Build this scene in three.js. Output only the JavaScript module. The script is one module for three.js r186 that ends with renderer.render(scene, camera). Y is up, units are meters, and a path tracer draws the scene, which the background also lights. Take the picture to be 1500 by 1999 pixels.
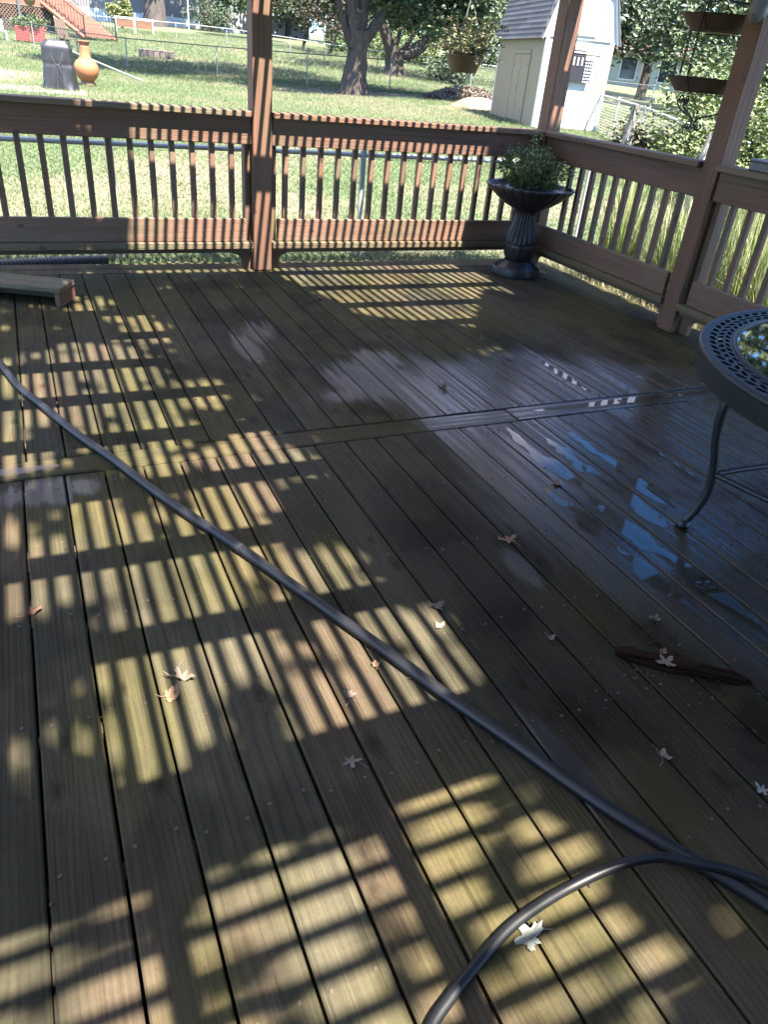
import * as THREE from 'three';
import { mergeGeometries } from 'three/addons/utils/BufferGeometryUtils.js';
import { Sky } from 'three/addons/objects/Sky.js';

// ---------------------------------------------------------------- camera, sky, sun, exposure
const scene = new THREE.Scene();
const camera = new THREE.PerspectiveCamera(70.46, 769 / 1024, 0.05, 900);
camera.position.set(0, 1.44, 0);
camera.rotation.set(-0.55363, -0.47286, 0.10037, 'YXZ');
const renderer = new THREE.WebGLRenderer({ antialias: true });
renderer.setSize(769, 1024);
renderer.toneMapping = THREE.LinearToneMapping;
renderer.toneMappingExposure = 7.0;
renderer.shadowMap.enabled = true;
const SX = 0.11, SZ = 0.52;                       // horizontal travel of the sun's rays per metre of height
const sky = new Sky();
sky.name = 'sky';
sky.scale.setScalar(800);
sky.userData.kind = 'structure';
{
  const u = sky.material.uniforms;
  u.turbidity.value = 4; u.rayleigh.value = 1.1; u.mieCoefficient.value = 0.004; u.mieDirectionalG.value = 0.8;
  u.sunPosition.value.set(SX, 1, SZ).normalize();
  if (u.cloudCoverage) { u.cloudCoverage.value = 0.58; u.cloudDensity.value = 0.6; u.cloudScale.value = 0.0003; u.cloudElevation.value = 0.5; }
}
scene.add(sky);
scene.environmentIntensity = 0.11;
const sun = new THREE.DirectionalLight(0xfff5e6, 5);
sun.position.set(2 + SX * 40, 40, -3 + SZ * 40);
sun.target.position.set(2, 0, -3);
sun.castShadow = true;
sun.shadow.mapSize.set(4096, 4096);
Object.assign(sun.shadow.camera, { left: -40, right: 40, top: 60, bottom: -40, near: 1, far: 160 });
scene.add(sun, sun.target);

// ---------------------------------------------------------------- helpers
function rng(seed) { let a = seed >>> 0; return () => { a = (a + 0x6d2b79f5) | 0; let t = Math.imul(a ^ (a >>> 15), 1 | a); t = (t + Math.imul(t ^ (t >>> 7), 61 | t)) ^ t; return ((t ^ (t >>> 14)) >>> 0) / 4294967296; }; }
const V3 = (x, y, z) => new THREE.Vector3(x, y, z);
const clamp = (v, a = 0, b = 1) => Math.min(b, Math.max(a, v));
const sstep = (a, b, v) => { const t = clamp((v - a) / (b - a)); return t * t * (3 - 2 * t); };
const mix = (a, b, t) => a + (b - a) * t;
const PERM = new Float32Array(65536); { const r = rng(77); for (let i = 0; i < 65536; i++) PERM[i] = r(); }
const cell = (i, j) => PERM[((i * 73 + ((j * 151) << 2) + ((i * j) & 7) * 31 + (i << 8)) ^ (j * 7919)) & 65535];
function noise(x, y) {
  const i = Math.floor(x), j = Math.floor(y); let u = x - i, v = y - j; u = u * u * (3 - 2 * u); v = v * v * (3 - 2 * v);
  const a = cell(i, j), b = cell(i + 1, j), c = cell(i, j + 1), d = cell(i + 1, j + 1);
  return a + (b - a) * u + (c - a) * v + (a - b - c + d) * u * v;
}
const fbm = (x, y, o = 4) => { let s = 0, a = 0.5, t = 0; for (let k = 0; k < o; k++) { s += a * noise(x, y); t += a; a *= 0.5; x = x * 2.03 + 17.3; y = y * 2.03 + 9.1; } return s / t; };
const inPoly = (p, x, z) => { let c = false; for (let i = 0, j = p.length - 1; i < p.length; j = i++) { const [a, b] = p[i], [d, e] = p[j]; if ((b > z) !== (e > z) && x < (d - a) * (z - b) / (e - b) + a) c = !c; } return c; };
const toS = (v) => { v = clamp(v); return 255 * (v <= 0.0031308 ? v * 12.92 : 1.055 * Math.pow(v, 1 / 2.4) - 0.055); };
const S_LUT = new Uint8Array(4097); for (let i = 0; i <= 4096; i++) S_LUT[i] = Math.round(toS(i / 4096));
const srgb8 = (v) => S_LUT[(clamp(v) * 4096) | 0];
const lin = (r, g, b) => new THREE.Color().setRGB(r, g, b);

function dataTex(w, h, fill, { srgb = false, repeat = true } = {}) {   // fill(i, j, out) writes 3 values 0..1 (linear)
  const d = new Uint8Array(w * h * 4), o = [0, 0, 0];
  for (let j = 0, k = 0; j < h; j++) for (let i = 0; i < w; i++, k += 4) {
    fill(i, j, o);
    if (srgb) { d[k] = srgb8(o[0]); d[k + 1] = srgb8(o[1]); d[k + 2] = srgb8(o[2]); } else { d[k] = clamp(o[0]) * 255; d[k + 1] = clamp(o[1]) * 255; d[k + 2] = clamp(o[2]) * 255; }
    d[k + 3] = 255;
  }
  return wrapTex(d, w, h, srgb, repeat);
}
function wrapTex(d, w, h, srgb, repeat) {
  const t = new THREE.DataTexture(d, w, h, THREE.RGBAFormat);
  t.magFilter = THREE.LinearFilter; t.minFilter = THREE.LinearMipmapLinearFilter; t.generateMipmaps = true;
  t.wrapS = t.wrapT = repeat ? THREE.RepeatWrapping : THREE.ClampToEdgeWrapping;
  if (srgb) t.colorSpace = THREE.SRGBColorSpace;
  t.needsUpdate = true; return t;
}

const taken = new Map();
function numbered(name) { const n = taken.get(name) || 0; taken.set(name, n + 1); return n ? name + '_' + String(n).padStart(3, '0') : name; }
function shadow(o) { o.castShadow = true; o.receiveShadow = true; return o; }
function thing(name, label, category, x = 0, y = 0, z = 0, turn = 0, group) {
  const o = new THREE.Group(); o.name = numbered(name); o.position.set(x, y, z); o.rotation.y = turn;
  o.userData = { label, category }; if (group) o.userData.group = group; scene.add(o); return o;
}
function part(parent, name, geo, mat, x = 0, y = 0, z = 0) { const m = shadow(new THREE.Mesh(geo, mat)); m.name = name; m.position.set(x, y, z); parent.add(m); return m; }
function single(name, label, category, geo, mat, x = 0, y = 0, z = 0, turn = 0, group) {
  const m = shadow(new THREE.Mesh(geo, mat)); m.name = numbered(name); m.position.set(x, y, z); m.rotation.y = turn;
  m.userData = { label, category }; if (group) m.userData.group = group; scene.add(m); return m;
}
function struct(name, geo, mat, x = 0, y = 0, z = 0) { const m = shadow(new THREE.Mesh(geo, mat)); m.name = numbered(name); m.position.set(x, y, z); m.userData = { kind: 'structure' }; scene.add(m); return m; }

// chamfered box, uv in metres with v along the longest side
const rBox = rng(5);
function box(w, h, d, b = 0.003, seed) {
  b = Math.min(b, w * 0.4, h * 0.4, d * 0.4);
  const H = [w / 2, h / 2, d / 2], pos = [], uv = [], r = seed === undefined ? rBox : rng(seed), ou = r() * 7, ov = r() * 11, long = w >= h && w >= d ? 0 : h >= d ? 1 : 2;
  const pt = (s, ax) => [0, 1, 2].map((k) => s[k] * (k === ax ? H[k] : H[k] - b));
  const put = (ax, ...ps) => { for (const p of ps) { pos.push(...p); const o = [0, 1, 2].filter((k) => k !== ax), vv = o.includes(long) ? long : o[1], uu = o.find((k) => k !== vv); uv.push(p[uu] + ou + ax * 0.31, p[vv] + ov); } };
  for (let ax = 0; ax < 3; ax++) for (const s of [-1, 1]) {
    const o = [0, 1, 2].filter((k) => k !== ax), q = [[-1, -1], [1, -1], [1, 1], [-1, 1]].map(([a, c]) => { const v = [0, 0, 0]; v[ax] = s; v[o[0]] = a; v[o[1]] = c; return pt(v, ax); });
    const flip = (s > 0) === (ax !== 1); flip ? put(ax, q[0], q[1], q[2], q[0], q[2], q[3]) : put(ax, q[0], q[2], q[1], q[0], q[3], q[2]);
  }
  for (let ax = 0; ax < 3; ax++) { const [o0, o1] = [0, 1, 2].filter((k) => k !== ax); for (const s0 of [-1, 1]) for (const s1 of [-1, 1]) {
    const mk = (t, face) => { const v = [0, 0, 0]; v[ax] = t; v[o0] = s0; v[o1] = s1; return pt(v, face); };
    const a = mk(-1, o0), c = mk(1, o0), e = mk(1, o1), f = mk(-1, o1), flip = (s0 * s1 > 0) === (ax !== 1);
    flip ? put(o0, a, e, c, a, f, e) : put(o0, a, c, e, a, e, f);
  } }
  for (const x of [-1, 1]) for (const y of [-1, 1]) for (const z of [-1, 1]) { const s = [x, y, z], a = pt(s, 0), c = pt(s, 1), e = pt(s, 2); x * y * z > 0 ? put(0, a, c, e) : put(0, a, e, c); }
  const g = new THREE.BufferGeometry(); g.setAttribute('position', new THREE.Float32BufferAttribute(pos, 3)); g.setAttribute('uv', new THREE.Float32BufferAttribute(uv, 2)); g.computeVertexNormals(); return g;
}
const at = (g, x, y, z, rx = 0, ry = 0, rz = 0) => { if (rz) g.rotateZ(rz); if (rx) g.rotateX(rx); if (ry) g.rotateY(ry); return g.translate(x, y, z); };
function clean(g) { const n = g.index ? g.toNonIndexed() : g; for (const k of Object.keys(n.attributes)) if (!['position', 'normal', 'uv', 'color'].includes(k)) n.deleteAttribute(k); if (!n.attributes.normal) n.computeVertexNormals(); if (!n.attributes.uv) n.setAttribute('uv', new THREE.Float32BufferAttribute(new Float32Array(n.attributes.position.count * 2), 2)); return n; }
const merge = (list) => mergeGeometries(list.map(clean));
const lathe = (pts, seg = 40) => new THREE.LatheGeometry(pts.map(([r, y]) => new THREE.Vector2(r, y)), seg);
const tube = (pts, r, seg = 40, rad = 8, closed = false) => new THREE.TubeGeometry(new THREE.CatmullRomCurve3(pts.map((p) => (p.isVector3 ? p : V3(...p))), closed), seg, r, rad, closed);
const rod = (a, b, r, rad = 6, r2 = r) => { const A = V3(...a), B = V3(...b), d = B.clone().sub(A), g = new THREE.CylinderGeometry(r2, r, d.length(), rad); g.applyQuaternion(new THREE.Quaternion().setFromUnitVectors(V3(0, 1, 0), d.normalize())); return g.translate((A.x + B.x) / 2, (A.y + B.y) / 2, (A.z + B.z) / 2); };

// many small folded leaves, each two triangles; place(k) gives [x, y, z, size, r, g, b]
function leaves(n, place, seed, { aspect = 0.55, flat = 0.35, bend = 0.25 } = {}) {
  const r = rng(seed), pos = new Float32Array(n * 18), col = new Float32Array(n * 18), q = new THREE.Quaternion(), e = new THREE.Euler(), v = new THREE.Vector3();
  for (let k = 0; k < n; k++) {
    const [x, y, z, s, cr, cg, cb] = place(k, r);
    e.set((r() - 0.5) * Math.PI * (1 - flat), r() * 6.283, (r() - 0.5) * Math.PI * (1 - flat)); q.setFromEuler(e);
    const P = [[0, 0, -s / 2], [s * aspect / 2, s * bend * 0.4, 0], [0, 0, s / 2], [0, 0, -s / 2], [0, 0, s / 2], [-s * aspect / 2, s * bend * 0.4, 0]];
    for (let i = 0; i < 6; i++) { v.set(...P[i]).applyQuaternion(q); const o = k * 18 + i * 3; pos[o] = x + v.x; pos[o + 1] = y + v.y; pos[o + 2] = z + v.z; col[o] = cr * 0.66; col[o + 1] = cg * 0.66; col[o + 2] = cb * 0.66; }
  }
  const g = new THREE.BufferGeometry(); g.setAttribute('position', new THREE.BufferAttribute(pos, 3)); g.setAttribute('color', new THREE.BufferAttribute(col, 3)); g.computeVertexNormals(); return g;
}
const leafMat = new THREE.MeshPhysicalMaterial({ vertexColors: true, side: THREE.DoubleSide, roughness: 0.62, transmission: 0.35, thickness: 0 });
const std = (r, g, b, roughness = 0.7, more = {}) => new THREE.MeshStandardMaterial({ color: lin(r * 0.6, g * 0.6, b * 0.6), roughness, ...more });

// ---------------------------------------------------------------- procedural materials
const grainMap = dataTex(512, 1024, (i, j, o) => {          // 0.5 m x 2 m of sawn softwood, grain along v
  const u = i / 512, v = j / 1024, a = fbm(u * 22, v * 3.2, 3), b = noise(u * 190, v * 12), w = fbm(u * 3, v * 2 + 5, 3);
  const ring = 0.5 + 0.5 * Math.sin((u * 21 + w * 2.5) * 6.283), k = 0.62 + 0.3 * a + 0.14 * b - 0.09 * Math.pow(ring, 5) + 0.3 * (w - 0.5) + 0.34 * (fbm(u * 2.5 + 40, v * 5 + 3, 4) - 0.5) - 0.22 * sstep(0.62, 0.8, fbm(u * 30 + 7, v * 2.5 + 9, 3)); const kd = Math.min(Math.hypot((u - 0.3) * 0.5, (v - 0.22) * 2 * 0.6), Math.hypot((u - 0.72) * 0.5, (v - 0.7) * 2 * 0.6)), kk = k * (1 - 0.6 * sstep(0.016, 0.008, kd));
  const gr = 0.12 * sstep(0.5, 0.68, fbm(u * 4 + 80, v * 6 + 50, 4)); o[0] = kk * (1 - gr); o[1] = kk * 0.97 * (1 + 0.5 * gr); o[2] = kk * 0.93;
}, { srgb: true });
grainMap.repeat.set(2, 0.5);
const grainBump = dataTex(512, 1024, (i, j, o) => { const u = i / 512, v = j / 1024; o[0] = o[1] = o[2] = 0.6 * noise(u * 160, v * 9) + 0.4 * fbm(u * 24, v * 4, 3); });
grainBump.repeat.set(2, 0.5);
const wood = (r, g, b, roughness = 0.75) => new THREE.MeshStandardMaterial({ color: lin(r * 0.86, g * 0.86, b * 0.86), map: grainMap, bumpMap: grainBump, bumpScale: 0.002, roughness });
const M = {
  rail: [wood(0.19, 0.102, 0.065), wood(0.215, 0.122, 0.08), wood(0.165, 0.095, 0.06), wood(0.18, 0.115, 0.075), wood(0.2, 0.1, 0.06)],
  railGreen: [wood(0.16, 0.115, 0.065), wood(0.13, 0.09, 0.055)],
  post: wood(0.19, 0.095, 0.058), postWeathered: wood(0.2, 0.135, 0.095),
  roof: [wood(0.2, 0.13, 0.085), wood(0.17, 0.115, 0.08)],
  steel: std(0.42, 0.44, 0.46, 0.45, { metalness: 0.8 }), galv: std(0.5, 0.52, 0.54, 0.5, { metalness: 0.6 }), ironDark: std(0.02, 0.02, 0.022, 0.5),
};
const pick = (a, r) => a[Math.floor(r() * a.length) % a.length];

// ---------------------------------------------------------------- ground
const PROF = [[0, -0.12], [6, -0.12], [25, 0], [40, 0.2], [44, 0.35], [60, 1.3], [80, 2], [120, 3.2], [400, 9]];
function ground(x, z) {
  const r = -z; let b = PROF[0][1];
  for (let i = 1; i < PROF.length; i++) if (r > PROF[i - 1][0]) { const [a0, y0] = PROF[i - 1], [a1, y1] = PROF[i]; b = r >= a1 ? y1 : y0 + (y1 - y0) * (r - a0) / (a1 - a0); }
  return b + 0.028 * clamp(x - 3, 0, 14) * sstep(6, 16, r);
}
const dirtAt = (x, z) => Math.max(sstep(1, 0.4, Math.hypot((x - 12.2) / 4.2, (z + 29.5) / 1.8) + 0.5 * (fbm(x, z) - 0.5)), sstep(1, 0.5, Math.hypot((x + 3) / 5.2, (z + 30) / 5) + 0.4 * (fbm(x * 0.7, z * 0.7) - 0.5)), 0.75 * sstep(1, 0.6, Math.hypot((x - 14.5) / 2.2, (z + 24.6) / 1.6)));
{
  const xs = [], zs = []; for (let x = -160; x < -8; x += 19) xs.push(x); for (let x = -8; x <= 26; x += 0.5) xs.push(x); for (let x = 34; x <= 260; x += 18) xs.push(x);
  for (let z = 60; z > 4; z -= 14) zs.push(z); for (let z = 4; z >= -50; z -= 0.5) zs.push(z); for (let z = -54; z >= -420; z -= 12) zs.push(z);
  const pos = [], uv = [], col = [], idx = [], w = xs.length;
  zs.forEach((z, j) => xs.forEach((x, i) => {
    pos.push(x, ground(x, z), z); uv.push(x / 3, z / 3);
    const dry = sstep(0.4, 0.68, fbm(x * 0.45 + 3, z * 0.45, 4)) * (z > -12 ? 1 : 0.55), d = dirtAt(x, z), c = [mix(0.075, 0.165, dry), mix(0.102, 0.155, dry), mix(0.038, 0.09, dry)];
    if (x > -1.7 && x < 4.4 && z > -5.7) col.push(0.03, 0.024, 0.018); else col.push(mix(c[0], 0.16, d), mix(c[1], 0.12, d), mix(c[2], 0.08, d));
    if (i < w - 1 && j < zs.length - 1) { const a = j * w + i; idx.push(a, a + 1, a + w, a + 1, a + w + 1, a + w); }
  }));
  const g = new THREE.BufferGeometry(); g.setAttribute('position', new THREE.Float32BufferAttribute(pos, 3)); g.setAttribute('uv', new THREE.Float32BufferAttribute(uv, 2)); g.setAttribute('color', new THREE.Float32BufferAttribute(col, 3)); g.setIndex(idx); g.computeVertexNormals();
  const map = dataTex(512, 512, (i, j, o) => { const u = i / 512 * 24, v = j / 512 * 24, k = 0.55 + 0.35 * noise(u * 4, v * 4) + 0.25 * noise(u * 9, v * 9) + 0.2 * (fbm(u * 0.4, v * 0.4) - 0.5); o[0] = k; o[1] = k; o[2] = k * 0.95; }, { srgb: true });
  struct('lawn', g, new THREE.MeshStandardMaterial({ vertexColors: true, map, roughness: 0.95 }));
}
// ---------------------------------------------------------------- deck boards
const PITCH = 0.1444, GX = -0.1627, FAR_GX = -0.1470, GAP = 0.0055;   // first gap of each field of boards
const wetPoly = [[1.55, -3.25], [1.98, -3.5], [2.75, -3.62], [3.7, -2.95], [3.7, -0.6], [1.95, -0.8], [1.6, -1.1], [1.5, -1.5], [1.52, -1.95], [1.58, -2.45]];
const polyDist = (p, x, z) => { let m = 1e9; for (let i = 0, j = p.length - 1; i < p.length; j = i++) { const [a, b] = p[i], [c, d] = p[j], vx = c - a, vz = d - b, t = clamp(((x - a) * vx + (z - b) * vz) / (vx * vx + vz * vz)); m = Math.min(m, Math.hypot(x - a - t * vx, z - b - t * vz)); } return inPoly(p, x, z) ? m : -m; };
const dampSpots = [[1.52, -3.3, 0.3, 0.36], [1.66, -3.56, 0.17, 0.2], [1.73, -3.12, 0.2, 0.16], [1.28, -3.14, 0.13, 0.12], [1.02, -3.9, 0.07, 0.24], [1.2, -4.15, 0.12, 0.28], [-0.14, -2.55, 0.16, 0.1], [0.04, -2.56, 0.08, 0.09], [1.38, -1.6, 0.05, 0.14], [1.02, -0.86, 0.05, 0.2]];
const darkPoly = [[0.95, -2.1], [1.5, -2.4], [2.1, -1.3], [3.2, -0.9], [3.2, 0], [1.5, -0.1], [1.15, -0.7], [0.98, -1.2]];  // outline in which the near boards are darker and slightly less rough
function wetness(x, z) {
  if (x < -0.4 || z > 0) return 0;
  let w = 0;
  if (x > 1.2 && z > -4 && z < -0.4) w = sstep(-0.1, 0.2, polyDist(wetPoly, x, z) + 0.4 * (fbm(x * 11, z * 1.5, 4) - 0.5) + 0.16 * (PERM[(Math.floor((x - GX) / PITCH) * 53 + 400) & 65535] - 0.5));
  for (const [a, b, rx, rz] of dampSpots) { const d = Math.hypot((x - a) / rx, (z - b) / rz); if (d < 1.9) { const bi = Math.floor((x - FAR_GX) / PITCH); w = Math.max(w, 0.85 * sstep(1.15, 0.6, d + 0.7 * (PERM[(bi * 37 + 900) & 65535] - 0.5) + 0.9 * (fbm(x * 34 + bi * 5, z * 3.2, 4) - 0.5))); } }
  return w;
}
function deckTextures(x0, x1, z0, z1, W, H, far) {
  const col = new Uint8Array(W * H * 4), rou = new Uint8Array(W * H * 4), bmp = new Uint8Array(W * H * 4), boards = new Map(), g0 = far ? FAR_GX : GX;
  for (let j = 0, k = 0; j < H; j++) {
    const z = z0 + (z1 - z0) * (j + 0.5) / H;
    for (let i = 0; i < W; i++, k += 4) {
      const x = x0 + (x1 - x0) * (i + 0.5) / W, divider = far && z > -2.812;
      const along = divider ? x * 1 : z, across = divider ? (z + 2.81) / 0.14 : (x - g0) / PITCH, bi = divider ? 900 + (x > 2.06 ? 1 : 0) : Math.floor(across), u = divider ? across : across - bi;
      let B = boards.get(bi);
      if (!B) { const r = rng(bi * 97 + (far ? 5000 : 11)); B = { o: r() * 300, tone: 0.8 + 0.42 * r(), pink: r(), alg: r(), freq: 5 + 7 * r(), cx: r() * 1.6 - 0.3, knots: [] }; for (let q = 0; q < 2; q++) B.knots.push([0.15 + 0.7 * r(), z0 + (z1 - z0) * r(), 0.1 + 0.1 * r()]); boards.set(bi, B); }
      // flat-sawn rings, knots, fibres
      let warp = fbm(u * 1.3 + B.o, along * 0.8 + B.o, 3) * 3.2, knot = 0;
      if (!divider) for (const [ku, kz, kr] of B.knots) { const dx = (u - ku) * 0.14, dz = z - kz, d = Math.hypot(dx, dz * 0.45) / (kr * 0.14); if (d < 4) { warp += 1.1 / (0.5 + d * d); if (d < 1) knot = Math.max(knot, 1 - d); } }
      const ring = 0.5 + 0.5 * Math.sin((Math.abs(u - B.cx) * B.freq + warp) * 6.283), late = Math.pow(ring, 4);
      const fib = noise(u * 75 + B.o, along * 7), fib2 = noise(u * 34 + B.o, along * 2.2 + 40), speck = noise(x * 260, z * 260);
      const big = fbm(x * 0.9 + 31, z * 0.8 + 7, 4), alg0 = fbm(x * 2.6 + 3, z * 1.5 + 70, 4), worn = fbm(x * 3.4 + 50, z * 1.7 + 11, 4), mil = fbm(x * 4.2 + 90, z * 3.1 + 23, 4);
      let r = 0.105 * B.tone, g = 0.093 * B.tone, b = 0.062 * B.tone;
      const p = clamp(sstep(0.46, 0.66, worn + 0.16 * (B.pink - 0.5)));                        // bare, reddish wood where feet have worn the film off
      r = mix(r, 0.15, p * 0.7); g = mix(g, 0.108, p * 0.7); b = mix(b, 0.072, p * 0.7);
      const a = sstep(0.42, 0.64, alg0 + 0.2 * (B.alg - 0.5) + 0.16 * (big - 0.5) + (far ? 0.05 : 0)) * clamp(0.3 + 0.35 * fib2 + 0.75 * (fbm(x * 38 + 7, z * 15, 3) - 0.15));   // yellow-green algae, in the fibres
      r = mix(r, 0.114, a * 0.7); g = mix(g, 0.105, a * 0.7); b = mix(b, 0.038, a * 0.7);
      const dark = sstep(0.5, 0.72, mil) * (0.55 + 0.45 * fib);                                // blackish mildew
      r = mix(r, 0.042, dark * 0.7); g = mix(g, 0.041, dark * 0.7); b = mix(b, 0.028, dark * 0.7);
      let m = 0.84 + 0.26 * fib + 0.24 * (fib2 - 0.5) + 0.3 * (fbm(x * 17 + 2, z * 9 + 4, 3) - 0.5) - 0.19 * late * (1 - 0.4 * a) + 0.14 * (speck - 0.5);
      const check = noise(u * 52 + B.o, along * 1.6 + 9); if (check > 0.93) m *= 0.6;          // drying checks along the grain
      m *= 1 - 0.55 * knot;
      const w = wetness(x, z), darker = far ? 0 : sstep(-0.12, 0.2, (x > 0.6 ? polyDist(darkPoly, x, z) : -1) + 0.5 * (fbm(x * 4 + 60, z * 1.1, 4) - 0.5)) * (1 - w);
      m *= 0.54 * (1 - 0.42 * darker);
      if (w > 0) { m *= mix(1, 0.55, w); }
      // mud and grit near the table and the rotten board
      const mud = sstep(0.54, 0.7, fbm(x * 5 + 5, z * 5, 4)) * Math.max(sstep(0.75, 0.3, Math.hypot((x - 1.5) / 1.1, (z + 1.05) / 0.9)), sstep(0.9, 0.4, Math.hypot((x - 2.55) / 0.9, (z + 1.5) / 1.3)));
      r = mix(r, 0.045, mud * 0.7); g = mix(g, 0.033, mud * 0.7); b = mix(b, 0.023, mud * 0.7);
      col[k] = srgb8(r * m); col[k + 1] = srgb8(g * m); col[k + 2] = srgb8(b * m); col[k + 3] = 255;
      const dry = 0.82 + 0.12 * (fib - 0.5) - 0.2 * darker, streak = noise(u * 9 + B.o, along * 0.9 + 3), wr = mix(0.38, 0.22, sstep(0.3, 0.7, streak)) + 0.08 * (fib - 0.5) + 0.25 * mud;
      const ro = clamp(mix(dry, wr, w)) * 255; rou[k] = rou[k + 1] = rou[k + 2] = ro; rou[k + 3] = 255 * mix(0.1, 1, w);
      const cup = 4 * u * (1 - u), bu = clamp(0.42 + 0.26 * (fib - 0.5) + 0.34 * late + 0.3 * (fib2 - 0.5) + 0.06 * (speck - 0.5) - 0.12 * cup - (check > 0.93 ? 0.25 : 0) - 0.2 * (mud > 0 ? (speck - 0.6) * mud : 0)) * 255;
      bmp[k] = bmp[k + 1] = bmp[k + 2] = mix(bu, 255 * (0.42 - 0.12 * cup + 0.1 * (fib2 - 0.5)), 0.75 * w); bmp[k + 3] = 255;
    }
  }
  const rt = wrapTex(rou, W, H, false, false);
  return new THREE.MeshPhysicalMaterial({ map: wrapTex(col, W, H, true, false), roughnessMap: rt, specularIntensityMap: rt, roughness: 1, bumpMap: wrapTex(bmp, W, H, false, false), bumpScale: 0.0012, ior: 1.5 });
}
const NZ = { x0: -0.75, x1: 3.25, z0: -2.67, z1: 0.1 }, FZ = { x0: -0.75, x1: 4.35, z0: -5.9, z1: -2.66 };
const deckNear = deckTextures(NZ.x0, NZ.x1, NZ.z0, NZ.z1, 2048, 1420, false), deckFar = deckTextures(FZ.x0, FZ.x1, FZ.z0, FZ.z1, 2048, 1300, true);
const deck = new THREE.Group(); deck.name = 'deck'; deck.userData = { kind: 'structure', label: 'weathered wooden deck of long planks, green with algae', category: 'deck' }; scene.add(deck);
const rDeck = rng(404), deckSpots = [];
function plank(x0, x1, z0, z1, zone, mat, tilt = 0) {
  const w = x1 - x0, d = z1 - z0, g = box(w, 0.034, d, 0.0045), p = g.attributes.position, uv = g.attributes.uv, cx = (x0 + x1) / 2, cz = (z0 + z1) / 2;
  for (let i = 0; i < p.count; i++) uv.setXY(i, (p.getX(i) + cx - zone.x0) / (zone.x1 - zone.x0), (p.getZ(i) + cz - zone.z0) / (zone.z1 - zone.z0));
  const m = part(deck, 'plank', g, mat, cx, -0.017 + tilt, cz); m.rotation.z = (rDeck() - 0.5) * 0.008; return m;
}
for (let k = -8; k < 30; k++) {                                  // near field, running from behind the camera to the cross board
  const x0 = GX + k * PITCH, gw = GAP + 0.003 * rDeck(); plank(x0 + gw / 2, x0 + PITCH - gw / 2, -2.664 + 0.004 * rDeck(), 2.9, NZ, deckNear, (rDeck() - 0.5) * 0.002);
}
for (let k = -8; k < 29; k++) {                                  // far field
  const x0 = FAR_GX + k * PITCH, gw = GAP + 0.002 * rDeck(); plank(x0 + gw / 2, x0 + PITCH - gw / 2, -5.55 + 0.003 * rDeck(), -2.812 - 0.004 * rDeck(), FZ, deckFar, (rDeck() - 0.5) * 0.002);
}
plank(-1.35, 2.06, -2.806, -2.671, FZ, deckFar, 0.001); plank(2.064, 4.1, -2.806, -2.671, FZ, deckFar, -0.001);   // cross board in two lengths
plank(-1.35, 1.9, -5.69, -5.557, FZ, deckFar); plank(1.904, 4.05, -5.69, -5.557, FZ, deckFar, 0.001); plank(-1.35, 4.2, -5.84, -5.70, FZ, deckFar, -0.004);
plank(4.03, 4.165, -5.55, -2.82, FZ, deckFar, 0.001); plank(4.175, 4.3, -5.69, -2.82, FZ, deckFar, -0.008); plank(4.175, 4.3, -2.81, 2.9, FZ, deckFar, -0.004);
{ // screw heads, two to a board on every joist
  const head = merge([new THREE.CylinderGeometry(0.0042, 0.0046, 0.0012, 10), at(new THREE.TorusGeometry(0.0035, 0.0008, 5, 10), 0, 0.0007, 0, Math.PI / 2)]);
  const spots = []; for (const z of [-5.5, -5.1, -4.7, -4.29, -3.88, -3.47, -3.06, -2.86, -2.58, -2.2, -1.8, -1.4, -1.0, -0.6]) for (let k = -4; k < 28; k++) for (const s of [0.2, 0.78]) if (rDeck() > 0.12) spots.push([(z < -2.7 ? FAR_GX : GX) + (k + s + (rDeck() - 0.5) * 0.1) * PITCH, z + (rDeck() - 0.5) * 0.035]);
  const im = new THREE.InstancedMesh(head, std(0.17, 0.135, 0.11, 0.55, { metalness: 0.4 }), spots.length), mm = new THREE.Matrix4();
  spots.forEach(([x, z], i) => im.setMatrixAt(i, mm.makeTranslation(x, 0.0014, z))); im.name = 'screw_heads'; im.userData.kind = 'stuff'; shadow(im); deck.add(im);
}
for (let z = -5.5; z < 2.8; z += 0.41) part(deck, 'joist', box(5.5, 0.06, 0.038), M.roof[1], 1.45, -0.072, z);

// ---------------------------------------------------------------- puddles lying in the cupped boards
const water = new THREE.MeshPhysicalMaterial({ color: lin(0.82, 0.8, 0.74), roughness: 0.015, transmission: 1, thickness: 0, ior: 1.33 });
const rPud = rng(91);
function puddle(xc, half, z0, z1, label) {           // a ragged strip along one board
  const s = new THREE.Shape(), n = 90, L = [], o = rPud() * 50;
  for (let i = 0; i <= n; i++) { const t = i / n, z = mix(z0, z1, t), e = Math.pow(Math.sin(Math.PI * clamp(t, 0.004, 0.996)), 0.35), wl = half * e * (0.95 * sstep(0.25, 0.75, fbm(z * 9 + o, 3, 4))), wr = half * e * (0.1 + 0.9 * sstep(0.25, 0.75, fbm(z * 10 + o, 23, 4))), c = 0.35 * half * (fbm(z * 2.5 + o, 60, 2) - 0.5); L.push([xc + c - wl, xc + c + wr, z]); }
  L.forEach(([a, , z], i) => (i ? s.lineTo(a, -z) : s.moveTo(a, -z))); L.reverse().forEach(([, b, z]) => s.lineTo(b, -z));
  const g = new THREE.ShapeGeometry(s); g.rotateX(-Math.PI / 2);
  const m = single('puddle', label, 'puddle', g, water, 0, 0.0032, 0, 0, 'rain puddles in the cupped deck boards'); return m;
}
const bc = (k) => GX + (k + 0.5) * PITCH, bf = (k) => FAR_GX + (k + 0.5) * PITCH;
puddle(bc(14), 0.064, -2.6, -0.95, 'longest puddle, along the plank beside the table foot');
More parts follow.
